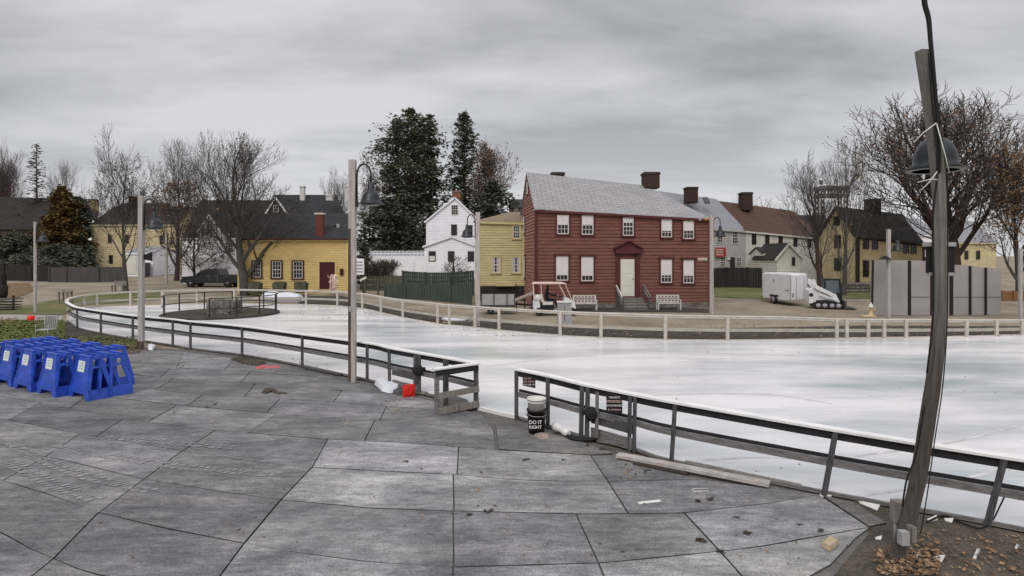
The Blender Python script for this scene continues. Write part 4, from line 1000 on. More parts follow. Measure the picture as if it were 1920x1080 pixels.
boardfence('board_fence', 'grey-brown board fence before the old yellow house on the far left', [(93, 501, 529), (125, 500.5, 529), (185, 501, 529), (234, 500, 528)], M['gyfence'])
boardfence('board_fence', 'short dark grey board fence just right of the lilac lamp post', [(268, 493, 521), (288, 492, 516)], M['gyfence'])
boardfence('board_fence', 'dark green-black board fence at the far left edge', [(-60, 496, 526), (8, 496, 526), (60, 497, 527), (93, 498, 528)], M['dkfence'])
boardfence('green_fence', 'nearer green-grey board fence dropping in height left of the mustard house', [(722, 534, 558), (760, 534.5, 560), (790, 535, 562), (845, 536, 567), (884, 537, 571)], M['greenf'], rails=(.3,), posts=True)
boardfence('green_fence', 'taller dark green fence with open top rails behind the nearer one', [(755, 508, 552, 49), (797, 511, 552, 49), (845, 511, 552, 49), (888, 508, 552, 49)], M['greenf'], rails=(.62, .80, .98), rail_front=True)
pf = thing('post_and_rail_fence', 'low olive post and rail fence between kiosk and green fence', 'fence', G(680, 550))
for x in (684, 709, 754):
    b = MB(); g = G(x, 552); b.beam(g, Vector((g.x, g.y, W(0, 521, g.y).z)), .14, .14); b.build('post', M['greenf2'], pf)
for y in (524, 534, 544):
    g0, g1 = G(677, 552), G(756, 552); b = MB(); b.beam((g0.x, g0.y, W(0, y, g0.y).z), (g1.x, g1.y, W(0, y, g1.y).z), .05, .14); b.build('rail', M['greenf2'], pf)
boardfence('board_fence', 'weathered olive board fence behind the post and rail fence', [(677, 517, 548, 54), (755, 517, 548, 54)], M['greenf2'], rails=(.9,))
boardfence('picket_fence', 'long white picket-topped fence before the tall evergreens', [(668, 470, 506, 66), (735, 470, 506, 66), (802, 470, 506, 66)], M['white'], picket=True, bw=.14, rails=(.15, .9), posts=False)
boardfence('white_board_fence', 'solid white board fence under the picket fence', [(668, 480, 508, 65), (735, 480, 508, 65), (800, 480, 508, 65)], M['white'], rails=(.98,), bw=.3)
boardfence('white_board_fence', 'low white board fence on the lawn side of the small white gabled wing', [(775, 492, 512, 61), (833, 493, 512, 61), (893, 493, 512, 61)], M['white'], rails=(.98,), picket=True)
boardfence('white_board_fence', 'white board fence behind the black pickup truck', [(342, 484, 516, 62), (400, 483, 518, 62), (446, 483, 518, 62)], M['white'], rails=(.98,), bw=.3, posts=False)
boardfence('dark_fence', 'black-brown board fence between red house and white trailer', [(1337, 503, 531, 56.6), (1362, 502, 531, 56.8), (1400, 502, 532, 56.8), (1430, 502, 533, 56)], M['dkfence'], bw=.2)
boardfence('wooden_fence', 'orange-brown wooden fence at the far right behind the last lamp post', [(1878, 546, 577, 45), (1900, 546, 577, 45), (1960, 547, 578, 45)], mat('orange_brown_boards', (.22, .11, .055), .85, .3, 2, .2, stretch=(6, 6, .3)))
sw = thing('stone_wall', 'low grey fieldstone wall under the ochre house', 'stone wall', (X(1590, 52), 52, gz(52)))
b = MB(); rr = random.Random(8)
for k in range(46):
    for j in range(3):
        x = X(1567 + k * 1.72, 52) + rr.uniform(-.05, .05); b.lathe((x, 52 + rr.uniform(-.06, .06), gz(52) + .14 + j * .28), [(.02, -.15), (.17, -.10), (.2, 0), (.15, .12), (.02, .15)], 6, smooth=False)
b.build('stones', M['stone'], sw)

# taupe panel wall
pw = thing('panel_wall', 'row of tall taupe storage panels with dark gaps behind the right rink fence', 'panel wall', G(1640, 592))
PX = [(1637, 1664, 487, 487.5), (1670, 1702, 487.5, 488), (1708, 1744, 488, 490), (1748, 1780, 490, 493), (1787, 1817, 496, 498), (1821, 1847, 498.5, 501), (1850, 1877, 501.5, 504)]
for k, (x0, x1, t0, t1) in enumerate(PX):
    d = 34.6 + .05 * k; b = MB(); b.hexa([(X(x0, d), d, 0), (X(x1, d), d, 0), (X(x1, d), d + .25, 0), (X(x0, d), d + .25, 0)], [W(x0, t0, d), W(x1, t1, d), W(x1, t1, d) + Vector((0, .25, 0)), W(x0, t0, d) + Vector((0, .25, 0))])
    pn = b.build('panel', M['panelw'], pw)
    if k > 1: vbox(x0 + 1, 556.5, x1 - 1, 557.3, d - .02, .03, M['gyfence'], 'seam', pn)
for k in range(6):
    x0, x1 = PX[k][1], PX[k + 1][0]; d = 34.75
    b = MB(); zt = W(0, PX[k][3] + 1, d).z; b.box(((X(x0, d) + X(x1, d)) / 2, d, zt / 2), ((X(x1, d) - X(x0, d)) * .8, .10, zt)); b.build('gap_fill', M['panelg'], pw)  # near-black strip puts the shade of the open gap in as colour
b = MB(); b.beam(G(1637, 592) + Vector((-.1, -.05, 0)), W(1637, 488, 34.2), .08, .08); b.build('end_post', M['panelg'], pw)

# ------------------------------------------------------------------ trees
def bez(b, p, d, r, l, nseg, rng, wob, up, rt_=.5, n=3):
    pts = [p.copy()]; rad = [r]; dd = d.copy()
    for k in range(nseg):
        dd = (dd + Vector((rng.gauss(0, wob), rng.gauss(0, wob), rng.gauss(0, wob) + up))).normalized()
        pts.append(pts[-1] + dd * (l / nseg)); rad.append(r * (1 - (1 - rt_) * (k + 1) / nseg))
    b.tube(pts, rad, n, cap=False); return pts, rad, dd
def tree(name, label, px, yb, yt, x0, x1, d=None, seed=1, trunk_r=.22, fork=.25, limbs=7, lv=4, kids=(6, 6, 5, 4), leaf=None, leafn=0, leafs=.14, zlo=None, lean=0.0, bark='bark', twigm='twig', spread=.55, up=.10, minr=.019, stems=1, cat='tree', group='bare trees round the houses', droop=0.0, lr=(0, 1), rk=(.38, .58)):
    d = d or D(yb); rng = random.Random(seed); H = W(0, yt, d).z - gz(d); base = Vector((X(px, d), d, gz(d)))
    tb, cb, lb = MB(), MB(), MB(); tips = []
    def grow(p, dr, r, l, level):
        tgt = tb if level <= 1 else cb
        pts, rad, dd = bez(tgt, p, dr, r, l, 5 if level < 2 else 4, rng, (.05, .085, .12, .15, .16)[level], up * (1 if level else .3) - droop * level, (.55, .35, .35, .4, .4)[level], 7 if level == 0 else (5 if level == 1 else 3))
        if level >= lv: tips.append(pts[-1]); tips.append(pts[-2]); return
        n = kids[level] if level < len(kids) else 4
        ph = rng.uniform(0, 6.28)
        for k in range(n):
            t = (.30 if level else fork) + (1 - (.30 if level else fork)) * (k + rng.random() * .6) / n
            i = min(int(t * (len(pts) - 1)), len(pts) - 2); f = t * (len(pts) - 1) - i; q = pts[i].lerp(pts[i + 1], f); rq = rad[i] + (rad[i + 1] - rad[i]) * f
            a = 2.4 * k + ph + rng.uniform(-.5, .5); ax = (pts[i + 1] - pts[i]).normalized(); o = ax.orthogonal().normalized(); o2 = ax.cross(o)
            sp = rng.uniform(.75, 1.2) * spread * (1.15 if level == 0 else 1.3)
            nd = (ax * math.cos(sp) + (o * math.cos(a) + o2 * math.sin(a)) * math.sin(sp)).normalized()
            grow(q, nd, max(minr, rq * (rng.uniform(*rk) if level == 0 else rng.uniform(.36, .55))), l * rng.uniform(.5, .72) * (1 - .18 * t if level == 0 else 1 - .1 * t), level + 1)
        grow(pts[-1], dd, max(minr, rad[-1] * .8), l * .42, level + 1)
    for s_ in range(stems):
        a = 2 * math.pi * s_ / max(stems, 1) + seed; ln = (.28 if stems > 1 else 0)
        dr = Vector((math.cos(a) * ln + lean, math.sin(a) * ln, 1)).normalized()
        grow(Vector((math.cos(a) * .15, math.sin(a) * .15, 0)) if stems > 1 else Vector((0, 0, -.1)), dr, trunk_r * (.75 if stems > 1 else 1), H * .62, 0)
    # fit the crown to the outline measured in the photo
    allv = tb.v + cb.v; zs_ = sorted(v[2] for v in allv); zz = zs_[int(len(zs_) * .985)] * 1.03; xs = sorted(v[0] for v in allv)
    xa, xb = xs[int(len(xs) * .004)], xs[int(len(xs) * .996)]; X0, X1 = X(x0, d) - base.x, X(x1, d) - base.x
    def fit(v):
        z = v[2] * H / zz; t = min(1, max(0, z / (H * .35))); x = v[0]
        sx = (X1 / max(xb, .3)) if x > 0 else (X0 / min(xa, -.3)); s1 = 1 + (sx - 1) * t; s2 = 1 + ((abs(X1 / max(xb, .3)) + abs(X0 / min(xa, -.3))) / 2 - 1) * t
        return (x * s1 + base.x, v[1] * s2 + base.y, z + base.z)
    tb.v = [fit(v) for v in tb.v]; cb.v = [fit(v) for v in cb.v]; tips = [Vector(fit(v)) for v in tips]
    rt = thing(name, label, cat, base, group); tb.build('trunk', M[bark], rt); cr = cb.build('crown', M[twigm], rt)
    if leaf and tips:
        zs = [t.z for t in tips]; z_lo, z_hi = min(zs), max(zs)
        tl = [t for t in tips if z_lo + (z_hi - z_lo) * lr[0] <= t.z <= z_lo + (z_hi - z_lo) * lr[1]] or tips
        for k in range(leafn):
            t = rng.choice(tl); c = t + Vector((rng.gauss(0, .2), rng.gauss(0, .2), rng.gauss(0, .22) - .1))
            a = Vector((rng.gauss(0, 1), rng.gauss(0, 1), rng.gauss(0, 1))).normalized() * leafs * rng.uniform(.5, 1.1); b_ = a.orthogonal().normalized() * a.length * .6
            lb.poly([c - a, c + b_, c + a, c - b_])
        lb.build('leaves', M[leaf], cr)
    return rt
tree('bare_tree', 'bare slender tree standing between the left benches and the lilac lamp post', 236, 541, 264, 168, 285, d=52, seed=11, trunk_r=.24, fork=.30, kids=(10, 7, 5, 4), leaf='rust', leafn=350, leafs=.10, spread=.62)
tree('bare_tree', 'tree with clinging rust leaves low down beside the pickup truck', 331, 523, 262, 282, 392, d=66, seed=23, trunk_r=.30, fork=.12, kids=(11, 7, 5, 4), leaf='rust', leafn=2400, leafs=.13, lr=(0, .6), bark='barkr', spread=.6)
tree('bare_tree', 'big many-limbed bare tree with forked grey trunk before the yellow building', 459, 549, 249, 372, 560, d=49, seed=5, trunk_r=.40, fork=.16, kids=(12, 7, 6, 4), leaf='deadleaf', leafn=260, leafs=.11, spread=.62, up=.14, minr=.014)
tree('bare_tree', 'low rust-leaved tree before the white board fence left of the pickup truck', 366, 516, 398, 312, 436, d=60, seed=27, trunk_r=.14, fork=.10, kids=(9, 6, 4, 3), leaf='rust', leafn=1000, leafs=.12, spread=.7, bark='barkr', lr=(0, .9))
tree('bare_tree', 'faint leafless tree behind the thin conifer on the far left', 112, 505, 300, 78, 152, d=100, seed=31, trunk_r=.25, kids=(9, 6, 5, 3), spread=.5, up=.16)
tree('bare_tree', 'purplish leafless trees at the far left edge above the brown house', 4, 505, 288, -55, 38, d=92, seed=33, trunk_r=.2, kids=(10, 7, 5, 4), spread=.35, up=.2, twigm='twigp', stems=3)
tree('bare_tree', 'round leafless tree beyond the charcoal roof', 641, 505, 317, 608, 690, d=105, seed=35, trunk_r=.3, kids=(10, 7, 5, 4), spread=.6)
tree('bare_tree', 'leafless tree with reddish leaves at the foot of the tall evergreens', 700, 500, 292, 668, 745, d=84, seed=36, trunk_r=.25, kids=(9, 6, 4), leaf='rust', leafn=1200, leafs=.15)
tree('bare_tree', 'thin reddish-leaved tree right of the dark spire evergreen', 918, 500, 268, 878, 968, d=88, seed=37, trunk_r=.28, kids=(11, 7, 5, 4), leaf='rust', leafn=4200, leafs=.17, spread=.5, up=.15)
tree('gnarled_tree', 'small gnarled leafless tree before the white low wing', 850, 512, 478, 826, 886, d=60, seed=41, trunk_r=.14, fork=.12, kids=(7, 5, 4), spread=.9, up=.02, lv=3, minr=.02)
tree('bare_tree', 'dark bare tree with arching limb rising left of the skid steer', 1541, 528, 302, 1464, 1574, d=50, seed=52, trunk_r=.33, fork=.18, kids=(10, 7, 5, 4), spread=.6, lean=-.12, minr=.016, bark='barkr')
tree('bare_tree', 'leaning bare tree with sparse yellow leaves above the skid steer', 1582, 530, 262, 1540, 1640, d=49, seed=53, trunk_r=.26, fork=.22, kids=(8, 5, 4, 4), spread=.5, lean=.10, leaf='amber', leafn=500, leafs=.1)
tree('bare_tree', 'huge many-limbed tree with rust leaves behind the timber pole', 1790, 545, 176, 1596, 1935, d=50, seed=61, trunk_r=.66, fork=.20, rk=(.36, .56), kids=(15, 7, 5, 3), spread=.52, up=.12, leaf='rust', leafn=5200, leafs=.14, minr=.024, lr=(.15, .8), bark='barkr')
tree('amber_tree', 'amber and rust leaved tree at the right edge of the view', 1912, 560, 268, 1862, 1990, d=46, seed=63, trunk_r=.28, fork=.15, kids=(11, 7, 5, 3), leaf='amber', leafn=6500, leafs=.13, spread=.55, up=.13)
tree('bare_tree', 'fuzzy distant leafless trees above the ridge of the cream house', 1400, 500, 362, 1370, 1450, d=120, seed=66, trunk_r=.2, kids=(7, 5, 4), lv=3, stems=3, spread=.4, twigm='twigp')
tree('bush', 'leafless brown bush behind the olive board fence', 712, 518, 487, 684, 748, d=57, seed=71, trunk_r=.04, fork=.05, kids=(7, 5, 4), lv=3, stems=6, spread=.5, cat='bush', group=None, leaf='rust', leafn=500, leafs=.10)
tree('sapling', 'thin yellowish saplings before the gable of the ochre house', 1582, 540, 452, 1562, 1602, d=48, seed=72, trunk_r=.05, fork=.2, kids=(7, 5), lv=2, stems=2, group=None)

def evergreen(name, label, px, yb, yt, x0, x1, d, seed, prof, n=2600, cl=.55, m='needle', trunk_r=.35, gap=0.0, cat='evergreen tree', trunk_lo=0.0):
    """prof(t) crown half width fraction at height t (0 foot, 1 top); sprays of flat needle clumps on real boughs"""
    rng = random.Random(seed); H = W(0, yt, d).z - gz(d); base = Vector((X(px, d), d, gz(d))); hw0 = base.x - X(x0, d); hw1 = X(x1, d) - base.x
    rt = thing(name, label, cat, base, 'evergreens behind the white gabled house' if d > 80 and px > 700 else None)
    if 'group' in rt and not rt['group']: del rt['group']
    tb = MB(); tb.tube([base - Vector((0, 0, .2)), base + Vector((.1, 0, H * .5)), base + Vector((0, 0, H * .99))], [trunk_r, trunk_r * .6, .03], 7, cap=False)
    nb = int(40 + H * 7); cb = MB()
    for k in range(nb):
        t = trunk_lo + (1 - trunk_lo) * (k + rng.random()) / nb; a = rng.uniform(0, 2 * math.pi); w = prof(t) * rng.uniform(.6, 1.2)
        if w < .02: continue
        hw = hw1 if math.cos(a) > 0 else hw0; l = w * (abs(math.cos(a)) * hw + abs(math.sin(a)) * (hw0 + hw1) / 2)
        p0 = base + Vector((0, 0, H * t)); dr = Vector((math.cos(a), math.sin(a), 0)); rise = rng.uniform(.0, .28) * l * (.3 + t)
        pts = [p0, p0 + dr * l * .5 + Vector((0, 0, rise * .8)), p0 + dr * l + Vector((0, 0, rise * .6 - .1 * l))]
        tb.tube(pts, [.05 + .012 * l, .04, .015], 3, cap=False)
        m_ = max(3, int(2.1 * n / nb * (.35 + .9 * l / max(hw0, hw1))))
        for j in range(m_):
            s_ = rng.random() ** .7 * 1.05
            if rng.random() < gap: continue
            q = p0.lerp(pts[2], s_) + Vector((rng.gauss(0, .10 * l + .12), rng.gauss(0, .10 * l + .12), rise * s_ * .5 + rng.gauss(0, .06 * l + .12) - .08 * l * s_))
            sz = cl * rng.uniform(.45, 1.15); ang = rng.uniform(0, 6.28); e = Vector((math.cos(ang), math.sin(ang), rng.uniform(-.5, .25))).normalized(); o = Vector((-e.y, e.x, rng.uniform(-.5, .5))).normalized()
            for z_ in range(3):
                e2 = (e + o * (z_ - 1) * .7 + Vector((0, 0, rng.uniform(-.3, .3)))).normalized() * sz; o2 = e2.cross(Vector((rng.gauss(0, 1), rng.gauss(0, 1), 1))).normalized() * sz * .23
                cb.poly([q - o2 * .5, q + e2 * .55 - o2, q + e2, q + e2 * .5 + o2])
    tb.build('trunk', M['barkr'], rt); cb.build('crown', M[m], rt); return rt
pine = lambda t: (min(1, (1 - t) * 5.5) ** .7) * (.72 + .28 * math.sin(t * 23)) if t > .06 else .6
spire = lambda t: (1 - t) ** .75 * (.85 + .15 * math.sin(t * 40)) + .03
col = lambda t: min(1, (1 - t) * 4.5) * (.8 + .2 * math.sin(t * 17))
bushy = lambda t: max(0, math.sin(math.pi * min(1, t * .8 + .2))) ** .6
evergreen('evergreen_tree', 'tallest evergreen in the middle of the group left of the white gabled house', 772, 500, 203, 722, 820, 86, 3, pine, 4600, .5, 'needle', gap=.1)
evergreen('evergreen_tree', 'broad evergreen at the left of the tall group above the tall lamp post', 744, 500, 226, 702, 796, 88, 5, col, 3600, .5, 'needle', gap=.16)
evergreen('evergreen_tree', 'narrower evergreen with blunt top at the right of the tall group', 806, 500, 212, 772, 836, 90, 4, col, 3200, .5, 'needle', gap=.12)
evergreen('evergreen_tree', 'dark spire-topped evergreen directly behind the brick chimney', 870, 500, 211, 826, 920, 92, 6, lambda t: (1 - t) ** .42 * (.85 + .15 * math.sin(t * 31)), 4000, .5, 'needle2', gap=.2)
evergreen('evergreen_tree', 'low dark evergreen filling the gap above the picket fence', 722, 500, 372, 680, 790, 80, 7, bushy, 2600, .55, 'needle2')
evergreen('evergreen_tree', 'dark low evergreen mass right of the orange chimney', 925, 500, 340, 880, 975, 84, 8, bushy, 2200, .55, 'needle2', gap=.1)
evergreen('thin_conifer', 'thin sparse conifer with visible trunk on the far left', 68, 510, 270, 26, 108, 88, 9, lambda t: (1 - t) ** .9 + .04, 260, .42, 'needle2', trunk_r=.22, gap=.2, cat='conifer')
evergreen('orange_conifer', 'orange-brown conical conifer left of the old yellow house', 118, 515, 352, 82, 156, 78, 10, lambda t: (1 - t) ** .6 + .05, 4200, .5, 'orange', cat='conifer')
evergreen('dark_conifer', 'dark green rounded conifer between orange conifer and old yellow house', 150, 515, 372, 120, 178, 80, 12, lambda t: (1 - t) ** .45 + .05, 3000, .5, 'needle2', cat='conifer')
evergreen('green_shrub', 'big dark green shrub at the far left edge above the dark fence', 25, 520, 440, -40, 92, 76, 13, bushy, 3000, .45, 'needle', cat='shrub')
evergreen('green_shrub', 'dark shrub behind the grey-brown board fence', 100, 520, 462, 60, 165, 74, 14, bushy, 2200, .42, 'needle2', cat='shrub')
evergreen('young_conifer', 'slim dark young evergreen beside the kiosk before the picket fence', 683, 510, 455, 672, 696, 62, 15, lambda t: (1 - t) ** .6 + .1, 700, .3, 'needle2', trunk_r=.06, cat='young evergreen')
#PART3
# ------------------------------------------------------------------ vehicles
def wheel(c, r, w, axis, parent, rimr=.6):
    b = MB(); ax = Vector(axis).normalized()
    b.lathe(Vector(c) - ax * w / 2, [(r * .55, 0), (r * .92, 0), (r, w * .2), (r, w * .8), (r * .92, w), (r * .55, w)], 20, axis=axis); t = b.build('wheel', M['rubber'], parent)
    b = MB(); b.lathe(Vector(c) - ax * (w / 2 + .01), [(.001, 0), (r * .18, .0), (r * .22, .03), (r * rimr, .02), (r * .62, .0), (r * .62, w + .02), (.001, w + .02)], 14, axis=axis); b.build('rim', M['rim'], t)
    return t
# pickup truck, nose to the left
d = 57.0; d0 = d; rt = thing('pickup_truck', 'black pickup truck parked by the white board fence behind the bare tree', 'pickup truck', (X(392, d), d, gz(d)))
s = d / F; zg = gz(d); x0 = X(338, d)
def tp(x, z, y=0.0): return Vector((x0 + x, d + y, zg + z))
Lt = X(446, d) - x0; Wt = 1.95
prof = [(0.05, .45), (0, .80), (.12, 1.02), (1.35, 1.14), (2.05, 1.66), (2.5, 1.80), (3.55, 1.78), (3.82, 1.22), (Lt - .05, 1.22), (Lt, .6), (Lt - .1, .48), (4.95, .42), (4.88, .72), (4.6, .86), (4.3, .72), (4.2, .40), (1.42, .40), (1.35, .70), (1.05, .86), (.75, .70), (.68, .42)]
b = MB(); b.extrude([tp(x, z) for x, z in prof], (0, Wt, 0)); body = b.build('body', M['carb'], rt)
for (xs, zs) in (([1.60, 2.15, 2.52, 2.78, 2.78], [1.22, 1.60, 1.71, 1.71, 1.22]), ([2.86, 2.86, 3.46, 3.62], [1.22, 1.71, 1.70, 1.22])):
    b = MB(); b.extrude([tp(x, z, -.012) for x, z in zip(xs, zs)], (0, .02, 0)); b.build('side_window', M['glass'], body)
b = MB(); b.beam(tp(1.55, 1.20, .1), tp(2.12, 1.66, .1), .03, .03); b.box(tp(1.72, 1.25, -.12), (.1, .2, .16)); b.build('mirror', M['carb'], body)
for x in (.98, 4.58):
    wheel(tp(x, .40, .10), .40, .24, (0, 1, 0), rt); wheel(tp(x, .40, Wt - .1), .40, .24, (0, 1, 0), rt)
b = MB(); b.box(tp(-.02, .52, Wt / 2), (.16, Wt - .1, .2)); b.build('bumper', M['rim'], rt)
b = MB(); b.box(tp(.08, .88, .16), (.12, .34, .16)); b.build('headlight', M['lampglass'], rt); b = MB(); b.box(tp(.08, .88, Wt - .16), (.12, .34, .16)); b.build('headlight', M['lampglass'], rt)
b = MB(); b.box(tp(Lt - .02, .95, .05), (.08, .12, .34)); b.build('tail_light', M['tailred'], rt)
b = MB(); b.box(tp(2.82, 1.0, -.015), (.015, .02, .8)); b.box(tp(3.62, 1.0, -.015), (.015, .02, .8)); b.box(tp(3.5, 1.12, -.03), (.18, .03, .03)); b.box(tp(2.7, 1.12, -.03), (.18, .03, .03)); b.build('door_trim', M['rim'], rt)

# enclosed white trailer
Kp, Lp, Rp = Vector((X(1482, 41), 41, 0)), Vector((X(1430, 44.4), 44.4, 0)), Vector((X(1513, 41.7), 41.7, 0))
rt = thing('cargo_trailer', 'white enclosed cargo trailer with double rear doors on the road edge', 'trailer', Kp)
Bp_ = Lp + (Rp - Kp); zt = W(0, 516, 41).z; ztl = zt; zb = .38
ring = [Kp, Rp, Bp_, Lp]; u1 = (Lp - Kp).normalized(); u2 = (Rp - Kp).normalized()
b = MB(); lo = [p + Vector((0, 0, zb)) for p in ring]; hi = [p + Vector((0, 0, zt)) for p in ring]; b.hexa(lo, hi)
cen = sum(ring, Vector()) / 4
hi2 = [cen + (p - cen) * .93 + Vector((0, 0, zt + .10)) for p in ring]; b.hexa([p + Vector((0, 0, .002)) for p in hi], hi2); body = b.build('body', M['wpaint'], rt)
fr_ = Face(Kp, Rp); fs = Face(Lp, Kp)
for q0, q1 in ((.06, fr_.L / 2 - .01), (fr_.L / 2 + .01, fr_.L - .06)):
    b = MB(); b.hexa([fr_.P(q0, zb + .06, 0), fr_.P(q1, zb + .06, 0), fr_.P(q1, zb + .06, .025), fr_.P(q0, zb + .06, .025)], [fr_.P(q0, zt - .1, 0), fr_.P(q1, zt - .1, 0), fr_.P(q1, zt - .1, .025), fr_.P(q0, zt - .1, .025)]); dd_ = b.build('door', M['wpaint'], rt)
    b = MB(); b.beam(fr_.P((q0 + q1) / 2 + .1, zb + .1, .05), fr_.P((q0 + q1) / 2 + .1, zt - .12, .05), .03, .03); b.build('lock_bar', M['greym'], dd_)
b = MB()
for q in (0, fr_.L): b.beam(fr_.P(q, zb - .02, .01), fr_.P(q, zt, .01), .06, .06)
b.beam(fr_.P(0, zb, .02), fr_.P(fr_.L, zb, .02), .06, .08); b.build('frame_trim', M['greym'], rt)
text('0', .38, fr_.P(.22, zb + .35, .035), M['black'], rt, (R(90), 0, math.atan2(fr_.u.y, fr_.u.x)), 'number_mark')
for p in (.44,): wheel(fs.P(fs.L * p, .33, .02), .33, .2, tuple(fs.n), rt)
b = MB(); c = fs.P(fs.L * .44, .62, .04); b.beam(c - fs.u * .5, c + fs.u * .5, .1, .10); b.build('mudguard', M['rubber'], rt)
b = MB(); b.box(fs.P(fs.L * .42, zt - .45, .01), (.05, .03, .2), rz=math.atan2(fs.u.y, fs.u.x)); b.box(fs.P(fs.L * .9, zb + .7, .02), (.3, .03, .04), rz=math.atan2(fs.u.y, fs.u.x)); b.build('latch', M['black'], rt)
b = MB(); b.beam(Lp + Vector((0, 0, zb)) , Lp + u1 * 1.0 + u2 * .7 + Vector((0, 0, zb)), .08, .08); b.build('drawbar', M['black'], rt)

# skid steer loader
d = 39.4; rt = thing('skid_steer', 'white and black tracked skid steer loader beside the white trailer', 'skid steer', (X(1555, d), d, 0))
ang = -.28; m3 = Matrix.Rotation(ang, 3, 'Z'); o0 = Vector((X(1552, d), d, 0))
SZ = .82
def sp(x, y, z): return o0 + m3 @ Vector((x * .78, y, z * .93))
def sx(b, poly, y0, y1): b.extrude([sp(x, y0, z) for x, z in poly], m3 @ Vector((0, y1 - y0, 0)))
for y0 in (-.85, .5):
    b = MB(); sx(b, [(-1.25, .25), (-1.1, .05), (.65, .02), (.95, .22), (.85, .42), (-.2, .62), (-1.0, .60)], y0, y0 + .35); tr = b.build('track', M['rubber'], rt)
    b = MB()
    for xx in (-.95, -.45, .1, .6): b.lathe(sp(xx, y0 - .03, .24), [(.001, 0), (.15, 0), (.15, .05), (.001, .05)], 12, axis=m3 @ Vector((0, 1, 0)))
    b.build('roller', M['greym'], tr)
b = MB(); sx(b, [(-1.4, .45), (-1.45, 1.1), (-1.15, 1.5), (.5, 1.05), (.75, .5)], -.5, .5); b.build('chassis', M['wpaint'], rt)
b = MB(); sx(b, [(-.35, .75), (-.45, 2.12), (.85, 2.14), (.98, 1.2), (1.0, .55)], -.45, .45); cab = b.build('cab', M['black'], rt)
b = MB(); sx(b, [(-.22, 1.15), (-.30, 2.0), (.68, 2.02), (.78, 1.15)], -.465, -.455); b.quad(sp(.875, -.38, 2.05), sp(.875, .38, 2.05), sp(1.0, .38, 1.2), sp(1.0, -.38, 1.2)); b.build('cab_window', M['cabglass'], cab)
for y0 in (-.72, .56):
    b = MB(); sx(b, [(-1.4, 1.75), (-1.42, 2.08), (-1.2, 2.1), (-1.0, 1.66), (.1, 1.18), (.6, .75), (.75, .25), (.48, .25), (.38, .66), (-.05, .98), (-1.1, 1.42), (-1.25, 1.6)], y0, y0 + .16); b.build('lift_arm', M['wpaint'], rt)
b = MB(); sx(b, [(-1.6, .35), (-1.62, 1.3), (-1.42, 1.45), (-1.3, .4)], -.66, .66); b.build('rear_guard', M['wpaint'], rt)
b = MB(); sx(b, [(-.9, 1.02), (-.86, 1.12), (.1, .82), (.72, .58), (.68, .48), (.0, .72)], -.76, -.72); b.build('side_stripe', M['wpaint'], rt)
b = MB(); sx(b, [(1.0, .05), (1.9, .02), (1.92, .08), (1.2, .16), (1.15, .62), (1.02, .62)], -.95, .95); b.build('bucket', M['fpost'], rt)
b = MB(); b.lathe(sp(-1.46, -.68, .98), [(.10, 0), (.13, 0), (.13, .02), (.10, .02)], 14, axis=m3 @ Vector((0, 1, 0))); b.build('emblem', M['black'], rt)
b = MB(); b.beam(sp(.75, -.38, 1.2), sp(.80, -.38, .5), .05, .05); b.beam(sp(.5, .30, 1.3), sp(.85, .30, 1.2), .16, .14); b.build('headlight', M['lampglass'], rt)

# golf cart
d = 34.4; rt = thing('golf_cart', 'white golf cart with pale pink canopy driving right behind the far fence', 'golf cart', (X(1038, d), d, 0))
x0 = X(1000, d)
def gp_(x, y, z): return Vector((x0 + x, d + y, z))
def gx(b, poly, y0, y1): b.extrude([gp_(x, y0, z) for x, z in poly], (0, y1 - y0, 0))
b = MB(); gx(b, [(0, .42), (0, .80), (.35, .84), (.42, .40), (.62, .32), (1.6, .32), (1.75, .62), (1.8, 1.02), (2.1, 1.0), (2.42, .80), (2.5, .45), (2.4, .30), (.2, .30)], 0, 1.15); b.build('body', M['wpaint'], rt)
b = MB(); gx(b, [(-.05, 1.86), (.1, 1.93), (1.75, 1.93), (1.98, 1.86)], -.05, 1.2); b.build('canopy', M['pinkcan'], rt)
for (xa, za, xb, zb_) in ((.08, .8, 0.0, 1.87), (.5, .8, .45, 1.87), (1.98, .95, 1.5, 1.87), (2.3, .85, 1.85, 1.87)):
    for y in ((.03, 1.12) if xa in (.08, 1.98) else (.03,)):
        b = MB(); b.beam(gp_(xa, y, za), gp_(xb, y, zb_), .035, .035); b.build('canopy_strut', M['pinkcan'], rt)
b = MB(); gx(b, [(.55, .62), (.55, .80), (1.15, .80), (1.15, .64)], .05, 1.1); gx(b, [(.48, .8), (.42, 1.22), (.54, 1.24), (.62, .8)], .05, 1.1); b.build('seat', M['bone'], rt)
b = MB(); gx(b, [(.5, .35), (.5, .62), (1.2, .62), (1.2, .35)], -.01, 1.16); b.build('seat_base', M['rubber'], rt)
b = MB(); b.lathe(gp_(1.62, .35, 1.08), [(.16, 0), (.18, 0), (.18, .025), (.16, .025)], 14, axis=(-.5, 0, .8)); b.beam(gp_(1.85, .35, .9), gp_(1.62, .35, 1.08), .03, .03); b.build('steering_wheel', M['rubber'], rt)
b = MB(); b.quad(gp_(2.0, .05, .98), gp_(2.0, 1.1, .98), gp_(1.68, 1.1, 1.55), gp_(1.68, .05, 1.55))
b = MB(); b.lathe(gp_(.28, .2, 1.02), [(.001, -.22), (.2, -.2), (.24, 0), (.18, .18), (.001, .22)], 10); b.lathe(gp_(.25, .7, 1.0), [(.001, -.2), (.2, -.18), (.22, 0), (.1, .2), (.001, .2)], 10)
tag(b.build('sack', M['bone'], None, gp_(.28, .4, .8)), 'pale bundled sacks riding on the back of the golf cart', 'sack')
for x in (.35, 2.28):
    for y in (.05, 1.1): wheel(gp_(x, y, .24), .24, .2, (0, 1, 0), rt)
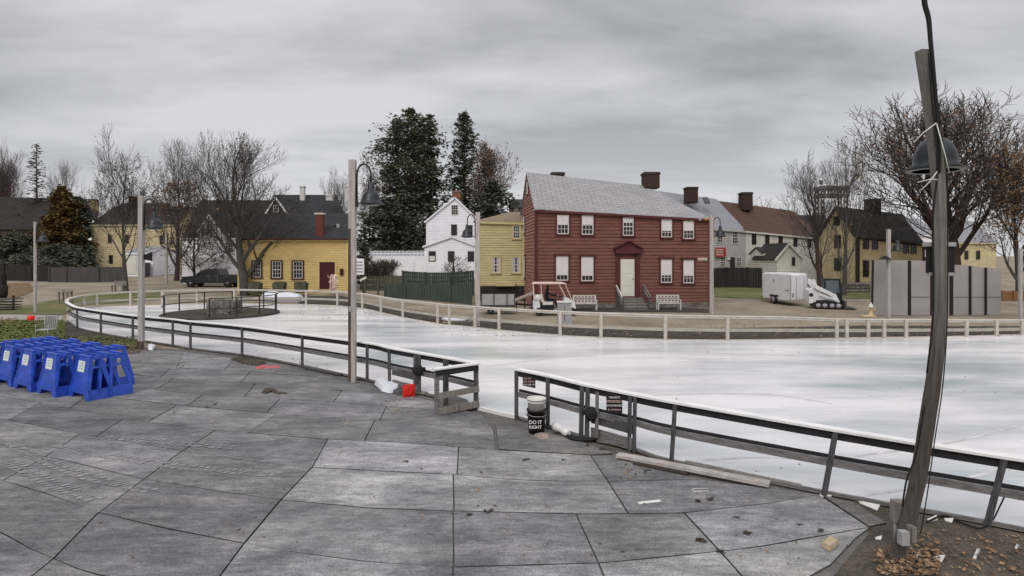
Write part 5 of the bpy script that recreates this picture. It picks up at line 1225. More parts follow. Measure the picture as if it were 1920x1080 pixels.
# driver
def skin_person():
    V = {'pel': (.80, .50, .92, .15), 'sp': (.78, .50, 1.12, .15), 'ch': (.82, .50, 1.32, .165), 'nk': (.86, .50, 1.50, .06), 'hd': (.89, .50, 1.60, .085), 'hd2': (.90, .50, 1.70, .09), 'top': (.90, .50, 1.78, .05),
         'shl': (.82, .33, 1.40, .075), 'ell': (1.02, .28, 1.20, .05), 'hal': (1.42, .33, 1.16, .038), 'shr': (.82, .67, 1.40, .075), 'elr': (1.05, .72, 1.18, .05), 'har': (1.42, .52, 1.16, .038),
         'hil': (.84, .40, .90, .11), 'knl': (1.32, .38, .90, .075), 'anl': (1.42, .38, .48, .05), 'tol': (1.60, .38, .42, .045), 'hir': (.84, .60, .90, .11), 'knr': (1.32, .62, .90, .075), 'anr': (1.42, .62, .48, .05), 'tor': (1.60, .62, .42, .045)}
    E = [('pel', 'sp'), ('sp', 'ch'), ('ch', 'nk'), ('nk', 'hd'), ('hd', 'hd2'), ('hd2', 'top'), ('ch', 'shl'), ('shl', 'ell'), ('ell', 'hal'), ('ch', 'shr'), ('shr', 'elr'), ('elr', 'har'), ('pel', 'hil'), ('hil', 'knl'), ('knl', 'anl'), ('anl', 'tol'), ('pel', 'hir'), ('hir', 'knr'), ('knr', 'anr'), ('anr', 'tor')]
    ks = list(V); me = bpy.data.meshes.new('person'); org = gp_(.8, .5, .82)
    me.from_pydata([gp_(*V[k][:3]) - org for k in ks], [(ks.index(a), ks.index(c)) for a, c in E], [])
    o = bpy.data.objects.new('person', me); COL.objects.link(o); o.location = org; ORG[o.name] = org
    o.modifiers.new('Skin', 'SKIN'); o.modifiers.new('Sub', 'SUBSURF').levels = 2; o.modifiers['Sub'].render_levels = 2
    for i, k in enumerate(ks): me.skin_vertices[0].data[i].radius = (V[k][3], V[k][3])
    me.skin_vertices[0].data[0].use_root = True; me.materials.append(M['darkcloth'])
    tag(o, 'person in dark clothes seated at the wheel of the golf cart', 'person'); 
    b = MB(); b.lathe(gp_(.945, .5, 1.655), [(.001, -.09), (.06, -.07), (.078, -.02), (.075, .03), (.05, .07), (.001, .08)], 12); b.lathe(gp_(1.03, .5, 1.65), [(.001, -.02), (.018, -.015), (.012, .02), (.001, .025)], 6); b.build('face', M['skin'], o)
    for y, yy in ((.33, 0), (.52, 0)):
        b = MB(); b.lathe(gp_(1.46, y, 1.16), [(.001, -.05), (.03, -.03), (.035, .01), (.02, .05), (.001, .05)], 8, axis=(1, 0, .2))
        for k in range(5): b.tube([gp_(1.48, y - .03 + k * .015, 1.18), gp_(1.53, y - .03 + k * .015, 1.19), gp_(1.54, y - .03 + k * .015, 1.15)], .008, 5)
        b.build('hand', M['skin'], o)
skin_person()
# little trailer behind the cart
d = 35.4; rt = thing('utility_trailer', 'low utility trailer with three grey side panels behind the golf cart', 'trailer', (X(935, d), d, 0))
for x0_, x1_ in ((903, 925), (927, 950), (951, 964)): vbox(x0_, 551.5, x1_, 572, d, .06, M['greym'], 'side_panel', rt)
for x in (902.5, 926, 950.5, 965): b = MB(); b.beam(W(x, 550, d - .03), W(x, 575, d - .03), .05, .05); b.build('stake', M['fpost'], rt)
b = MB(); a = W(902, 574, d); c = W(966, 574, d); b.box(((a.x + c.x) / 2, d + .6, a.z), (c.x - a.x, 1.3, .1)); b.build('bed', M['darkwood'], rt)
b = MB(); b.beam(W(935, 583, d), W(972, 583, d), .07, .07); b.beam(W(935, 583, d), W(935, 574, d), .07, .07); b.build('drawbar', M['black'], rt)
wheel(W(920, 583.5, d - .1) , .21, .14, (0, 1, 0), rt)
rt = thing('wooden_ramp', 'brown wooden ramp propped beside the left corner of the red house', 'ramp', G(985, 578))
b = MB(); b.beam(W(965, 563, 37.5), W(1001, 549, 37.5), 1.4, .1); b.build('deck', M['brickbit'], rt)
for x, y in ((968, 563), (984, 557), (998, 551)): b = MB(); b.beam(W(x, y + 1, 37.4), Vector((X(x, 37.4), 37.4, 0)), .08, .08); b.build('support', M['darkwood'], rt)
b = MB(); b.beam(W(966, 570, 37.35), W(1000, 572, 37.35), .06, .12); b.build('brace', M['darkwood'], rt)

# ------------------------------------------------------------------ furniture
def bench(loc, rz, label, m='benchw'):
    rt = thing('bench', label, 'bench', (0, 0, 0)); Wd = 1.45
    b = MB()
    for k in range(4): b.box((0, .1 + .11 * k, .43), (Wd, .09, .03))
    b.build('seat', M[m], rt)
    b = MB(); b.box((0, .50, .92), (Wd, .04, .07)); b.box((0, .50, .50), (Wd, .04, .05))
    for k in range(7): b.box((-Wd / 2 + .05 + k * (Wd - .1) / 6, .50, .71), (.04, .035, .40))
    for k in range(6):
        xa = -Wd / 2 + .05 + k * (Wd - .1) / 6; xb = xa + (Wd - .1) / 6
        b.beam((xa, .50, .53), (xb, .50, .89), .03, .03); b.beam((xb, .50, .53), (xa, .50, .89), .03, .03)
    b.build('backrest', M[m], rt)
    for x in (-Wd / 2, Wd / 2):
        for y, h in ((.06, .64), (.5, .95)): b = MB(); b.beam((x, y, 0), (x, y, h), .06, .06); b.build('leg', M[m], rt)
        b = MB(); b.box((x, .28, .65), (.07, .52, .035)); b.build('armrest', M[m], rt)
    rt.location = loc; rt.rotation_euler = (0, 0, rz); ORG[rt.name] = Vector(loc); return rt
b1 = bench((X(1098, 37.6), 37.6, .0), .03, 'white lattice-backed bench under the left windows of the red house'); b1['group'] = 'lattice benches by the red house'
b2 = copy_tree(b1); b2.location = (X(1256, 37.9), 37.9, 0); b2['label'] = 'white lattice-backed bench under the right windows of the red house'
def plainbench(px0, px1, pyt, pys, pyb, d, label, m):
    g = Vector((X(px0, d), d, gz(d))); rt = thing('bench', label, 'bench', g); x0, x1 = X(px0, d), X(px1, d); zs = W(0, pys, d).z; zt = W(0, pyt, d).z; zb = gz(d)
    b = MB(); b.box(((x0 + x1) / 2, d + .2, zs), (x1 - x0, .5, .06)); b.build('seat', m, rt)
    b = MB(); b.box(((x0 + x1) / 2, d + .45, (zt + zs) / 2 + .05), (x1 - x0, .06, zt - zs - .1)); b.build('backrest', m, rt)
    for x in (x0 + .08, x1 - .08):
        b = MB(); b.beam((x, d + .02, zb), (x, d + .02, zs), .09, .09); b.beam((x, d + .45, zb), (x, d + .45, zt), .09, .09); b.build('leg', m, rt)
plainbench(208, 231, 527, 536, 543, 50, 'grey wooden bench beside the trunk of the slender bare tree', M['weath'])
plainbench(108, 128, 545, 548, 563, 43, 'pale slatted bench on the lawn left of the rink bend', M['weath'])
# garden chair
d = 3850 / 157.0; g = Vector((X(92, d), d, 0)); rt = thing('garden_chair', 'grey metal garden chair on the grass by the rink bend', 'chair', g)
b = MB()
for k in range(7): b.beam((g.x - .17 + k * .075, d, .48), (g.x - .17 + k * .075, d + .1, .98), .02, .05)
b.beam((g.x - .2, d + .1, .99), (g.x + .31, d + .1, .99), .04, .05); b.build('backrest', M['greym'], rt)
b = MB(); b.box((g.x + .05, d - .22, .46), (.52, .5, .03)); b.build('seat', M['greym'], rt)
for x in (-.2, .31):
    b = MB(); b.tube([(g.x + x, d + .03, .98), (g.x + x, d, .46), (g.x + x - .05, d + .2, 0), (g.x + x, d - .1, .02), (g.x + x + .03, d - .5, 0), (g.x + x, d - .45, .66), (g.x + x, d, .68)], .014, 6); b.build('leg', M['greym'], rt)
d = 3850 / 122.; 
b = MB(); b.lathe((X(58, d), d, 0), [(.13, 0), (.15, .02), (.17, .28), (.15, .28), (.13, .05), (.001, .05)], 16); tag(b.build('red_bucket', M['cone'], None, (X(58, d), d, 0)), 'small red bucket on the leaf bed left of the garden chair', 'bucket')
# clutter at the far left edge
b = MB(); c = G(2, 560); b.lathe(c, [(.3, 0), (.42, .3), (.45, 1.0), (.4, 1.05), (.001, 1.05)], 14); b.box(c + Vector((0, 0, 1.5)), (.5, .5, .9)); tag(b.build('dark_bin', M['dkfence'], None, c), 'dark rubbish bin at the left edge of the view', 'bin')
rt = thing('stacked_tables', 'stack of dark outdoor tables at the left edge by the path', 'table', G(2, 580))
for k in range(4):
    b = MB(); c = G(-4, 582); b.box(c + Vector((.1, .3 + .05 * k, .16 + .18 * k)), (1.6, .9, .06)); b.build('table_top', M['fpost'], rt)
for x in (-.6, .75): b = MB(); c = G(-4, 582); b.beam(c + Vector((x, .3, 0)), c + Vector((x, .3, .95)), .08, .08); b.build('leg', M['black'], rt)
# kiosk, signboard
d = 51.0; rt = thing('notice_kiosk', 'white notice board kiosk with small dark roof right of the tall lamp post', 'kiosk', (X(675, d), d, gz(d)))
vbox(665, 485, 682, 515, d, .2, M['white'], 'board', rt)
for yy in (490, 496, 502, 508): vbox(668, yy, 680, yy + 2.6, d - .03, .03, M['greym'], 'notice', rt)
b = MB(); a = W(661, 483.5, d); c = W(687, 483.5, d); m_ = W(673, 478, d); b.extrude([a, c, m_], (0, .9, 0)); b.build('roof', M['roofdk'], rt)
for x in (667, 681): b = MB(); b.beam(W(x, 515, d + .1), Vector((X(x, d), d + .1, gz(d))), .14, .14); b.build('leg', M['maroon'], rt)
d = 48; rt = thing('tilted_sign', 'small blank cream sign tilted on a post below the kiosk', 'sign', (X(680, d), d, gz(d)))
b = MB(); pa = [W(674, 524, d), W(686, 518, d), W(687, 522, d), W(675, 528, d)]; b.extrude(pa, (0, .05, 0)); b.build('board', M['cream'], rt)
b = MB(); b.beam(W(680.5, 523, d + .08), Vector((X(680.5, d), d + .08, gz(d))), .08, .08); b.build('post', M['darkwood'], rt)
# planters
for k, x in enumerate((464, 510, 551)):
    d = 48.6; x1 = x + 22; rt = thing('planter', ('dark covered planter under the leftmost maroon window', 'dark planter under the middle maroon window', 'dark planter under the rightmost maroon window')[k], 'planter', (X(x, d), d, gz(d)), 'planters along the yellow building')
    a = W(x, 531.5, d); c = W(x1, 549, d); b = MB(); cx_, w_ = (a.x + c.x) / 2, (c.x - a.x)
    b.hexa([(cx_ - w_ * .42, d, c.z - .05), (cx_ + w_ * .42, d, c.z - .05), (cx_ + w_ * .42, d + .7, c.z - .05), (cx_ - w_ * .42, d + .7, c.z - .05)], [(cx_ - w_ / 2, d - .05, a.z), (cx_ + w_ / 2, d - .05, a.z), (cx_ + w_ / 2, d + .75, a.z), (cx_ - w_ / 2, d + .75, a.z)]); b.build('tub', M['greenf2'], rt)
    b = MB(); rr = random.Random(k)
    for j in range(120):
        p = Vector((cx_ + rr.uniform(-.5, .5) * w_, d + rr.uniform(0, .7), a.z + rr.uniform(-.02, .12))); e = Vector((rr.gauss(0, 1), rr.gauss(0, 1), rr.gauss(0, 1))).normalized() * .09; b.poly([p - e, p + e.orthogonal() * .6, p + e])
    b.build('plants', M['needle'], rt)
# corn stalks by the door
d = 49.3; rt = thing('cornstalk_bundle', 'bundle of dried pinkish cornstalks beside the dark red door', 'cornstalks', (X(624, d), d, gz(d)))
b = MB(); rr = random.Random(5)
for j in range(14): x = X(624, d) + rr.uniform(-.2, .2); b.tube([(x, d, gz(d)), (x + rr.uniform(-.06, .06), d, gz(d) + 1.6)], .02, 5)
b.build('stalk', M['pinkcan'], rt); b = MB()
for j in range(160):
    p = Vector((X(624, d) + rr.gauss(0, .2), d + rr.gauss(0, .1), gz(d) + rr.uniform(.2, 1.7))); e = Vector((rr.gauss(0, 1), rr.gauss(0, .5), rr.gauss(0, 1.4))).normalized() * .16; b.poly([p - e, p + e.orthogonal() * .25, p + e])
b.build('leaves', M['pinkcan'], rt)
# hydrant
d = 33.9; c = Vector((X(1633, d), d, 0)); rt = thing('fire_hydrant', 'cream and yellow fire hydrant left of the taupe panel wall', 'fire hydrant', c)
b = MB(); b.lathe(c, [(.16, 0), (.16, .04), (.11, .05), (.11, .48), (.14, .5), (.14, .54), (.12, .58), (.09, .68), (.03, .74), (.03, .79), (.001, .79)], 16); b.build('barrel', M['hyd'], rt)
b = MB(); b.lathe(c + Vector((0, 0, .52)), [(.145, 0), (.15, .02), (.125, .08), (.10, .17), (.04, .235), (.04, .29), (.001, .29)], 16); b.build('bonnet', M['bone'], rt)
for s_ in (-1, 1): b = MB(); b.lathe(c + Vector((0, 0, .4)), [(.06, .08), (.06, .18), (.07, .18), (.07, .22), (.001, .22)], 10, axis=(s_, -.2, 0)); b.build('outlet_cap', M['hyd'], rt)
b = MB(); b.box((X(1624, d), d - .1, .05), (.75, .35, .1)); tag(b.build('paving_slab', M['hyd'], None, (X(1627, d), d - .1, 0)), 'pale slab on the ground at the foot of the hydrant', 'slab')
b = MB(); b.beam(W(1650, 577, 35.2), G(1660, 590), .06, .06); b.beam(W(1641, 579, 35.2), W(1655, 581, 35.2), .07, .07); tag(b.build('pipe', M['greym'], None, G(1655, 590)), 'leaning grey pipe between hydrant and pale lamp post', 'pipe')
# grey utility box behind the fence
d = 29.6; rt = thing('utility_box', 'pale grey utility box standing just behind the far rink fence', 'utility box', (X(1058, d), d, 0)); x0_, x1_ = X(1046, d), X(1072, d); zt = W(0, 568, d).z
b = MB(); b.box(((x0_ + x1_) / 2, d + .3, zt / 2), (x1_ - x0_, .5, zt)); b.build('cabinet', M['greym'], rt); b = MB(); b.box(((x0_ + x1_) / 2, d + .3, zt + .03), (x1_ - x0_ + .06, .56, .06)); b.build('lid', M['bone'], rt)
b = MB(); b.box(((x0_ + x1_) / 2, d + .04, zt * .52), (.02, .02, zt * .75)); b.build('door_seam', M['fpost'], rt)
# tarp covered pile
rt = thing('tarped_pile', 'low pile under white and grey tarp behind the far end of the rink', 'tarp pile', (X(520, 44), 44, .05))
rr = random.Random(3)
for (xa, xb, ya, seed_) in ((480, 515, 547, 1), (497, 562, 549, 2)):
    b = MB(); x0_, x1_ = X(xa, 44), X(xb, 44); zt = W(0, ya, 44).z; n, mseg = 14, 12; i0 = 0; yo = .6 if seed_ == 1 else 0
    for k in range(n + 1):
        t = k / n; s_ = math.sin(math.pi * min(1, max(0, t))) ** .28
        for j in range(mseg + 1):
            a = math.pi * j / mseg; b.v.append((x0_ + (x1_ - x0_) * t + rr.uniform(-.02, .02), 44.6 + yo - math.cos(a) * .75 * (.8 + .2 * s_), .06 + (zt - .06) * s_ * (math.sin(a) ** .6) + rr.uniform(-.02, .02)))
    for k in range(n):
        for j in range(mseg): q = k * (mseg + 1) + j; b.f.append((q, q + 1, q + mseg + 2, q + mseg + 1)); b.sm.add(len(b.f) - 1)
    b.build('cover', M['tarp'], rt)
b = MB(); x0_, x1_ = X(482, 43.7), X(561, 43.7); b.box(((x0_ + x1_) / 2, 43.95, .22), (x1_ - x0_, .3, .42)); b.build('grey_base', M['greym'], rt)
# white sheet lying behind the far fence
b = MB(); pts = [G(828, 600), G(850, 596), G(884, 598), G(872, 602), G(840, 603)]; b.extrude([p + Vector((0, 0, .02)) for p in pts], (0, 0, .07)); tag(b.build('plastic_sheet', M['tarp'], None, pts[0]), 'flat white plastic sheet on the mulch behind the far fence', 'plastic sheet')

# ------------------------------------------------------------------ fire pit island
cxy = Vector((X(416, 34.8), 34.8, 0)); rr_ = 3.2
rt = thing('fire_pit_island', 'dark round platform in the ice with thin black hoop railing', 'platform', cxy)
b = MB(); b.lathe(cxy + Vector((0, 0, .036)), [(rr_, 0), (rr_, .10), (rr_ - .1, .14), (.001, .14)], 56, smooth=False); b.build('platform', M['mulch'], rt)
def hoop(angs, z): return [cxy + Vector((math.cos(a) * (rr_ - .12), math.sin(a) * (rr_ - .12), z)) for a in angs]
def arc(a0, a1, n=24): return [R(a0 + (a1 - a0) * k / n) for k in range(n + 1)]
for a0, a1 in ((-75, 95), (105, 228)):
    for z in (1.20, .64): b = MB(); b.tube(hoop(arc(a0, a1), z), .028, 6); b.build('hoop_rail', M['black'], rt)
for a in (-75, -50, -25, 5, 35, 65, 95, 105, 135, 165, 195, 228):
    p = hoop([R(a)], 0)[0]; b = MB(); b.beam(p + Vector((0, 0, .15)), p + Vector((0, 0, 1.22)), .055, .055); b.build('post', M['black'], rt)
d = 34.0; c = Vector((X(420, d), d + .1, .18)); sb_ = thing('stone_fire_pit', 'square dry-stone fire pit in the middle of the round platform', 'fire pit', c)
b = MB(); rr = random.Random(9)
for lay in range(5):
    for side in range(4):
        for k in range(4):
            t = -.5 + (k + .5) / 4 + rr.uniform(-.03, .03); o = Vector((t * 1.2, -.6, 0)) if side == 0 else Vector((.6, t * 1.2, 0)) if side == 1 else Vector((t * 1.2, .6, 0)) if side == 2 else Vector((-.6, t * 1.2, 0))
            b.box(c + o + Vector((rr.uniform(-.02, .02), rr.uniform(-.02, .02), .075 + lay * .15)), (.30 + rr.uniform(-.03, .03), .28, .14) if side % 2 == 0 else (.28, .30, .14), rz=rr.uniform(-.05, .05))
b.build('stones', M['stone'], sb_); b = MB(); b.box(c + Vector((0, 0, .68)), (.95, .95, .06)); b.build('grate', M['rubber'], sb_)

# ------------------------------------------------------------------ skating aids
def walker():
    """tapered plastic frame: solid back panel with sticker, open A-shaped sides, top handle"""
    rt = thing('skating_aid', 'x', 'skating aid', (0, 0, 0)); w, H = 1.02, 1.02; tw = .62; L0, L1 = .0, .62
    # back panel in the plane y=0 .. solid, faces -y ; frame extends to +y
    b = MB(); th = .035
    b.extrude([(-w / 2, 0, .26), (w / 2, 0, .26), (tw / 2, .10, H - .02), (-tw / 2, .10, H - .02)], (0, th, 0))
    b.extrude([(-w / 2 - .02, -.02, .0), (-w / 2 + .16, -.02, .0), (-w / 2 + .24, -.02, .13), (w / 2 - .24, -.02, .13), (w / 2 - .16, -.02, .0), (w / 2 + .02, -.02, .0), (w / 2, -.02, .27), (-w / 2, -.02, .27)], (0, .05, 0))
    b.build('back_panel', M['blue'], rt)
    for s in (-1, 1):
        b = MB()
        def p(y, z):
            t = z / H; return (s * (w / 2 + (tw / 2 - w / 2) * t), y, z)
        # A-frame: foot box, two legs, top bar with handle slot
        def bar(pl): b.extrude([Vector(p(*q)) for q in pl], (-s * .045, 0, 0))
        bar([(-.02, 0), (.53, 0), (.52, .24), (-.01, .24)])
        bar([(-.01, .24), (.06, .24), (.15, .74), (.15, H), (.08, H)])
        bar([(.46, .24), (.52, .24), (.38, H), (.32, H), (.32, .74)])
        bar([(.15, .74), (.32, .74), (.32, .79), (.15, .79)]); bar([(.15, .95), (.32, .95), (.32, H), (.15, H)])
        b.build('side_frame', M['blue'], rt)
    b = MB(); b.box((0, .13, H - .01), (tw + .02, .07, .055)); b.build('top_bar', M['blue'], rt); b = MB(); b.box((0, .35, H - .01), (tw + .02, .07, .055)); b.build('top_bar', M['blue'], rt)
    st_ = MB(); z0, z1 = .64, .90; f = lambda z: .10 * (z - .26) / (H - .28) - .006
    st_.extrude([(-.22, f(z0), z0), (.12, f(z0), z0), (.12, f(z1), z1), (-.22, f(z1), z1)], (0, .004, 0)); so = st_.build('sticker', M['sticker'], rt)
    t_ = MB()
    for k in range(3): zz = .84 - k * .06; t_.extrude([(-.16, f(zz) - .004, zz), (.05, f(zz) - .004, zz), (.05, f(zz + .01) - .004, zz + .01), (-.16, f(zz + .01) - .004, zz + .01)], (0, .002, 0))
    t_.build('print', M['blued'], so)
    return rt
proto = walker()
e1 = Vector((-.85, .52, 0)).normalized(); e2 = Vector((.52, .85, 0)).normalized(); rzw = math.atan2(-e1.y, -e1.x)
ordn = ['front', 'second', 'third', 'fourth', 'fifth']
colw = ['nearest the bare deck', 'second from the right', 'third from the right', 'fourth from the right', 'at the left edge of the view']
first = True
for i, fp_ in enumerate([(166, 755), (107, 748), (60, 738.5), (23, 728), (-16, 720)]):
    for j in range((3, 4, 4, 4, 4)[i]):
        o = proto if first else copy_tree(proto); first = False
        jit = random.Random(i * 7 + j); c = G(*fp_); c.z = .03
        o.location = c + e1 * .52 + e2 * ((.23 if i == 0 else .42) * j) + Vector((jit.uniform(-.02, .02), jit.uniform(-.02, .02), 0)); o.rotation_euler = (0, 0, rzw + jit.uniform(-.03, .03))
        o['label'] = 'blue plastic skating aid, %s one of the row %s' % (ordn[j], colw[i]); o['group'] = 'blue skating aids lined up on the deck'

# ------------------------------------------------------------------ small things on the deck
d = 3850 / 256.; 
d = 3850 / 334.; c = Vector((X(1006, d), d, .03)); rt = thing('black_bucket', 'black bucket with white lettering near the open end of the right fence', 'bucket', c)
b = MB(); b.lathe(c, [(.001, 0), (.155, 0), (.185, .44), (.195, .44), (.195, .47), (.185, .47), (.185, .41), (.001, .40)], 28); b.build('body', M['signblk'], rt)
b = MB(); b.lathe(c, [(.188, .34), (.20, .345), (.20, .36), (.189, .365)], 28); b.build('collar', M['signblk'], rt)
b = MB(); b.tube([c + Vector((.19, -.05, .38)), c + Vector((.12, -.19, .36)), c + Vector((-.08, -.21, .37)), c + Vector((-.19, -.05, .38))], .006, 6); b.build('handle', M['greym'], rt)
text('DO IT', .095, c + Vector((-.03, -.178, .25)), M['signwht'], rt, (R(86), 0, 0)); text('RIGHT', .085, c + Vector((-.03, -.176, .155)), M['signwht'], rt, (R(86), 0, 0))
c2 = c + Vector((0, 0, .415)); rt = thing('white_bucket', 'translucent white bucket standing in the black bucket', 'bucket', c2)
b = MB(); b.lathe(c2, [(.001, .005), (.165, .005), (.178, .24), (.19, .24), (.19, .27), (.172, .27), (.16, .03), (.001, .03)], 28); b.build('body', M['bone'], rt)
b = MB(); b.lathe(c2, [(.180, .19), (.188, .195), (.188, .21), (.180, .215)], 28); b.build('collar', M['bone'], rt)
# red cone on its side
d = 3850 / 266.; c = Vector((X(766, d), d, .03)); rt = thing('traffic_cone', 'red traffic cone lying on its side near the short barrier', 'traffic cone', c)
ax = Vector((-.52, .84, .04)).normalized(); o_ = c + Vector((0, 0, .15))
b = MB(); b.lathe(o_, [(.13, 0), (.12, .03), (.03, .38), (.025, .38), (.105, .0)], 20, axis=ax); b.build('cone_body', M['cone'], rt)
b = MB(); u_ = ax.cross(Vector((0, 0, 1))).normalized(); v_ = u_.cross(ax)
for k in range(4):
    s1, s2 = ((-1, 1, 0), (1, 1, 0), (0, 0, 1), (0, 0, -1))[k][:2], None
b.lathe(o_, [(.085, -.031), (.15, -.031), (.15, 0), (.085, 0)], 20, axis=ax)
for sx_, sy_, wx, wy in ((0, -1, .15, .03), (0, 1, .15, .03), (-1, 0, .03, .10), (1, 0, .03, .10)):
    cc = o_ + u_ * sx_ * .125 + v_ * sy_ * .125; b.hexa([cc - u_ * wx - v_ * wy - ax * .03, cc + u_ * wx - v_ * wy - ax * .03, cc + u_ * wx + v_ * wy - ax * .03, cc - u_ * wx + v_ * wy - ax * .03], [cc - u_ * wx - v_ * wy, cc + u_ * wx - v_ * wy, cc + u_ * wx + v_ * wy, cc - u_ * wx + v_ * wy])
b.build('cone_base', M['cone'], rt)
b = MB(); b.lathe(o_ + ax * .05, [(.001, 0), (.088, 0), (.088, .004), (.001, .004)], 20, axis=ax); b.build('shade_disc', M['rubber'], rt)  # black disc stands in for the shaded inside of the cone
def lump(name, label, cat, pts, h, m, seed=1, z=.035):
    rr = random.Random(seed); P = [G(x, y) for x, y in pts]; c = sum(P, Vector()) / len(P); b = MB(); n = len(P)
    lo = [Vector((p.x, p.y, z)) for p in P]; mi = [Vector((c.x + (p.x - c.x) * .85, c.y + (p.y - c.y) * .85, z + h * rr.uniform(.4, .9))) for p in P]; tp_ = Vector((c.x, c.y, z + h))
    i0 = 0; b.v = [tuple(p) for p in lo] + [tuple(p) for p in mi] + [tuple(tp_)]
    for k in range(n): k2 = (k + 1) % n; b.f.append((k, k2, n + k2, n + k)); b.f.append((n + k, n + k2, 2 * n))
    return tag(b.build(name, m, None, (c.x, c.y, z)), label, cat)
lump('tarp', 'crumpled white tarp left of the red cone', 'tarp', [(702, 723), (712, 717), (722, 716), (735, 722), (752, 728), (748, 737), (730, 740), (716, 736)], .16, M['tarp'], 2)
lump('tarp', 'dark crumpled sheet between white tarp and red cone', 'tarp', [(735, 738), (744, 728), (752, 732), (760, 742), (745, 744)], .10, M['fpost'], 3)
lump('brick', 'pale broken brick at the foot of the black bucket', 'brick', [(1001, 820), (1012, 816), (1030, 819), (1031, 826), (1014, 828)], .07, M['brickbit'], 4)
lump('timber_block', 'pale timber block left of the big timber pole foot', 'timber block', [(1540, 1030), (1556, 1016), (1574, 1026), (1556, 1040)], .07, M['blocky'], 5)
lump('rag', 'pinkish-red plastic piece on the deck by the left fence', 'plastic piece', [(478, 691), (492, 687), (505, 689), (527, 688), (524, 692), (500, 692), (484, 694)], .04, mat('pink_red_plastic', (.45, .10, .11), .6, .2), 6)
lump('dark_leaf_clump', 'dark clump of wet leaves on the deck left of the tall lamp post', 'leaf clump', [(489, 739), (498, 730), (512, 731), (524, 737), (541, 740), (520, 742), (508, 737), (496, 741)], .03, M['mulch'], 7)
lump('debris_heap', 'grey rubble and leaves under the short barrier', 'debris', [(815, 766), (828, 748), (850, 744), (880, 757), (892, 768), (860, 776), (832, 778)], .10, M['slab'], 8)
lump('debris_heap', 'dark heap of leaves and rags at the left fence foot', 'debris', [(432, 676), (450, 671), (470, 676), (500, 683), (490, 689), (455, 684)], .10, M['mulch'], 9)
lump('styrofoam_piece', 'small white lump at the foot of the lilac lamp post', 'debris', [(276, 652), (284, 649), (292, 653), (286, 659), (278, 658)], .14, M['tarp'], 10)
lump('leaf_pile', 'tan dry leaf heap on the soil behind the skating aids', 'leaf heap', [(160, 661), (185, 652), (210, 655), (232, 660), (212, 667), (180, 666)], .14, M['leafbed'], 11)
# plank and pipe
def flatbeam(name, label, cat, a, c, w, h, m, z=.035):
    A_, C_ = G(*a), G(*c); A_.z = C_.z = z + h / 2; b = MB(); b.beam(A_, C_, w, h); return tag(b.build(name, m, None, A_), label, cat)
flatbeam('plank', 'long pale plank lying along the deck edge below the right fence', 'plank', (1158, 862), (1443, 918), .17, .05, M['plank'], .06)
flatbeam('plank', 'thinner grey batten between the long plank and the right fence', 'plank', (1285, 872), (1502, 918), .07, .04, M['weath'])
flatbeam('plank', 'dark stained board under the long plank', 'plank', (1190, 872), (1290, 893), .16, .03, M['darkwood'], .032)
flatbeam('paint_stick', 'short pale green stick lying on the deck', 'stick', (1197, 949), (1238, 944), .06, .01, M['sticker'])
flatbeam('plank', 'dark batten lying at the foot of the left fence before the tall lamp post', 'plank', (569, 692), (640, 706), .10, .05, M['fpost'])
flatbeam('plank', 'short grey board under the kickplate of the left gate', 'plank', (745, 735), (800, 742), .12, .05, M['weath'])
b = MB(); rr = random.Random(2); A_ = G(1040, 811); A_.z = .13; C_ = G(1066, 823); C_.z = .10; n = 5
b.tube([A_.lerp(C_, k / n) for k in range(n + 1)], [.085, .09, .06, .062, .075, .05], 14); tag(b.build('pvc_pipe', M['pvc'], None, A_), 'short fat white pvc pipe fitting at the foot of the right fence', 'pipe')
b = MB(); b.tube(spline([G(1064, 823) + Vector((0, 0, .06)), G(1075, 829) + Vector((0, 0, .06)), G(1100, 831) + Vector((0, 0, .06)), G(1125, 829) + Vector((0, 0, .06))], 4), .035, 8); tag(b.build('hose', M['cablem'], None, G(1064, 823)), 'black hose running from the white pipe along the fence', 'hose')
b = MB(); P_ = [G(x, y) + Vector((0, 0, .035)) for x, y in ((1298, 921), (1326, 920.5), (1328, 925), (1300, 926))]; b.tube(P_ + [P_[0]], .006, 5); tag(b.build('wire_frame', M['pvc'], None, P_[0]), 'small white rectangular wire frame on the deck', 'wire frame')
b = MB(); P_ = [(1757, 1000), (1700, 972), (1660, 965), (1735, 988), (1760, 970), (1800, 985), (1845, 996)]
b.tube(spline([G(x, y) + Vector((0, 0, .04)) for x, y in ((1738, 985), (1770, 972), (1800, 985), (1835, 996), (1852, 990))], 4) , .012, 6); tag(b.build('ground_cable', M['cablem'], None, G(1738, 985)), 'black cable on the soil from the timber pole to the fence post', 'cable')
b = MB(); b.tube(spline([W(1884, 930, 7.7), W(1872, 955, 7.7), W(1862, 975, 7.7), G(1852, 992)], 4), .010, 6); tag(b.build('hanging_cable', M['cablem'], None, W(1884, 930, 7.7)), 'thin black cable hanging down the last right fence post', 'cable')
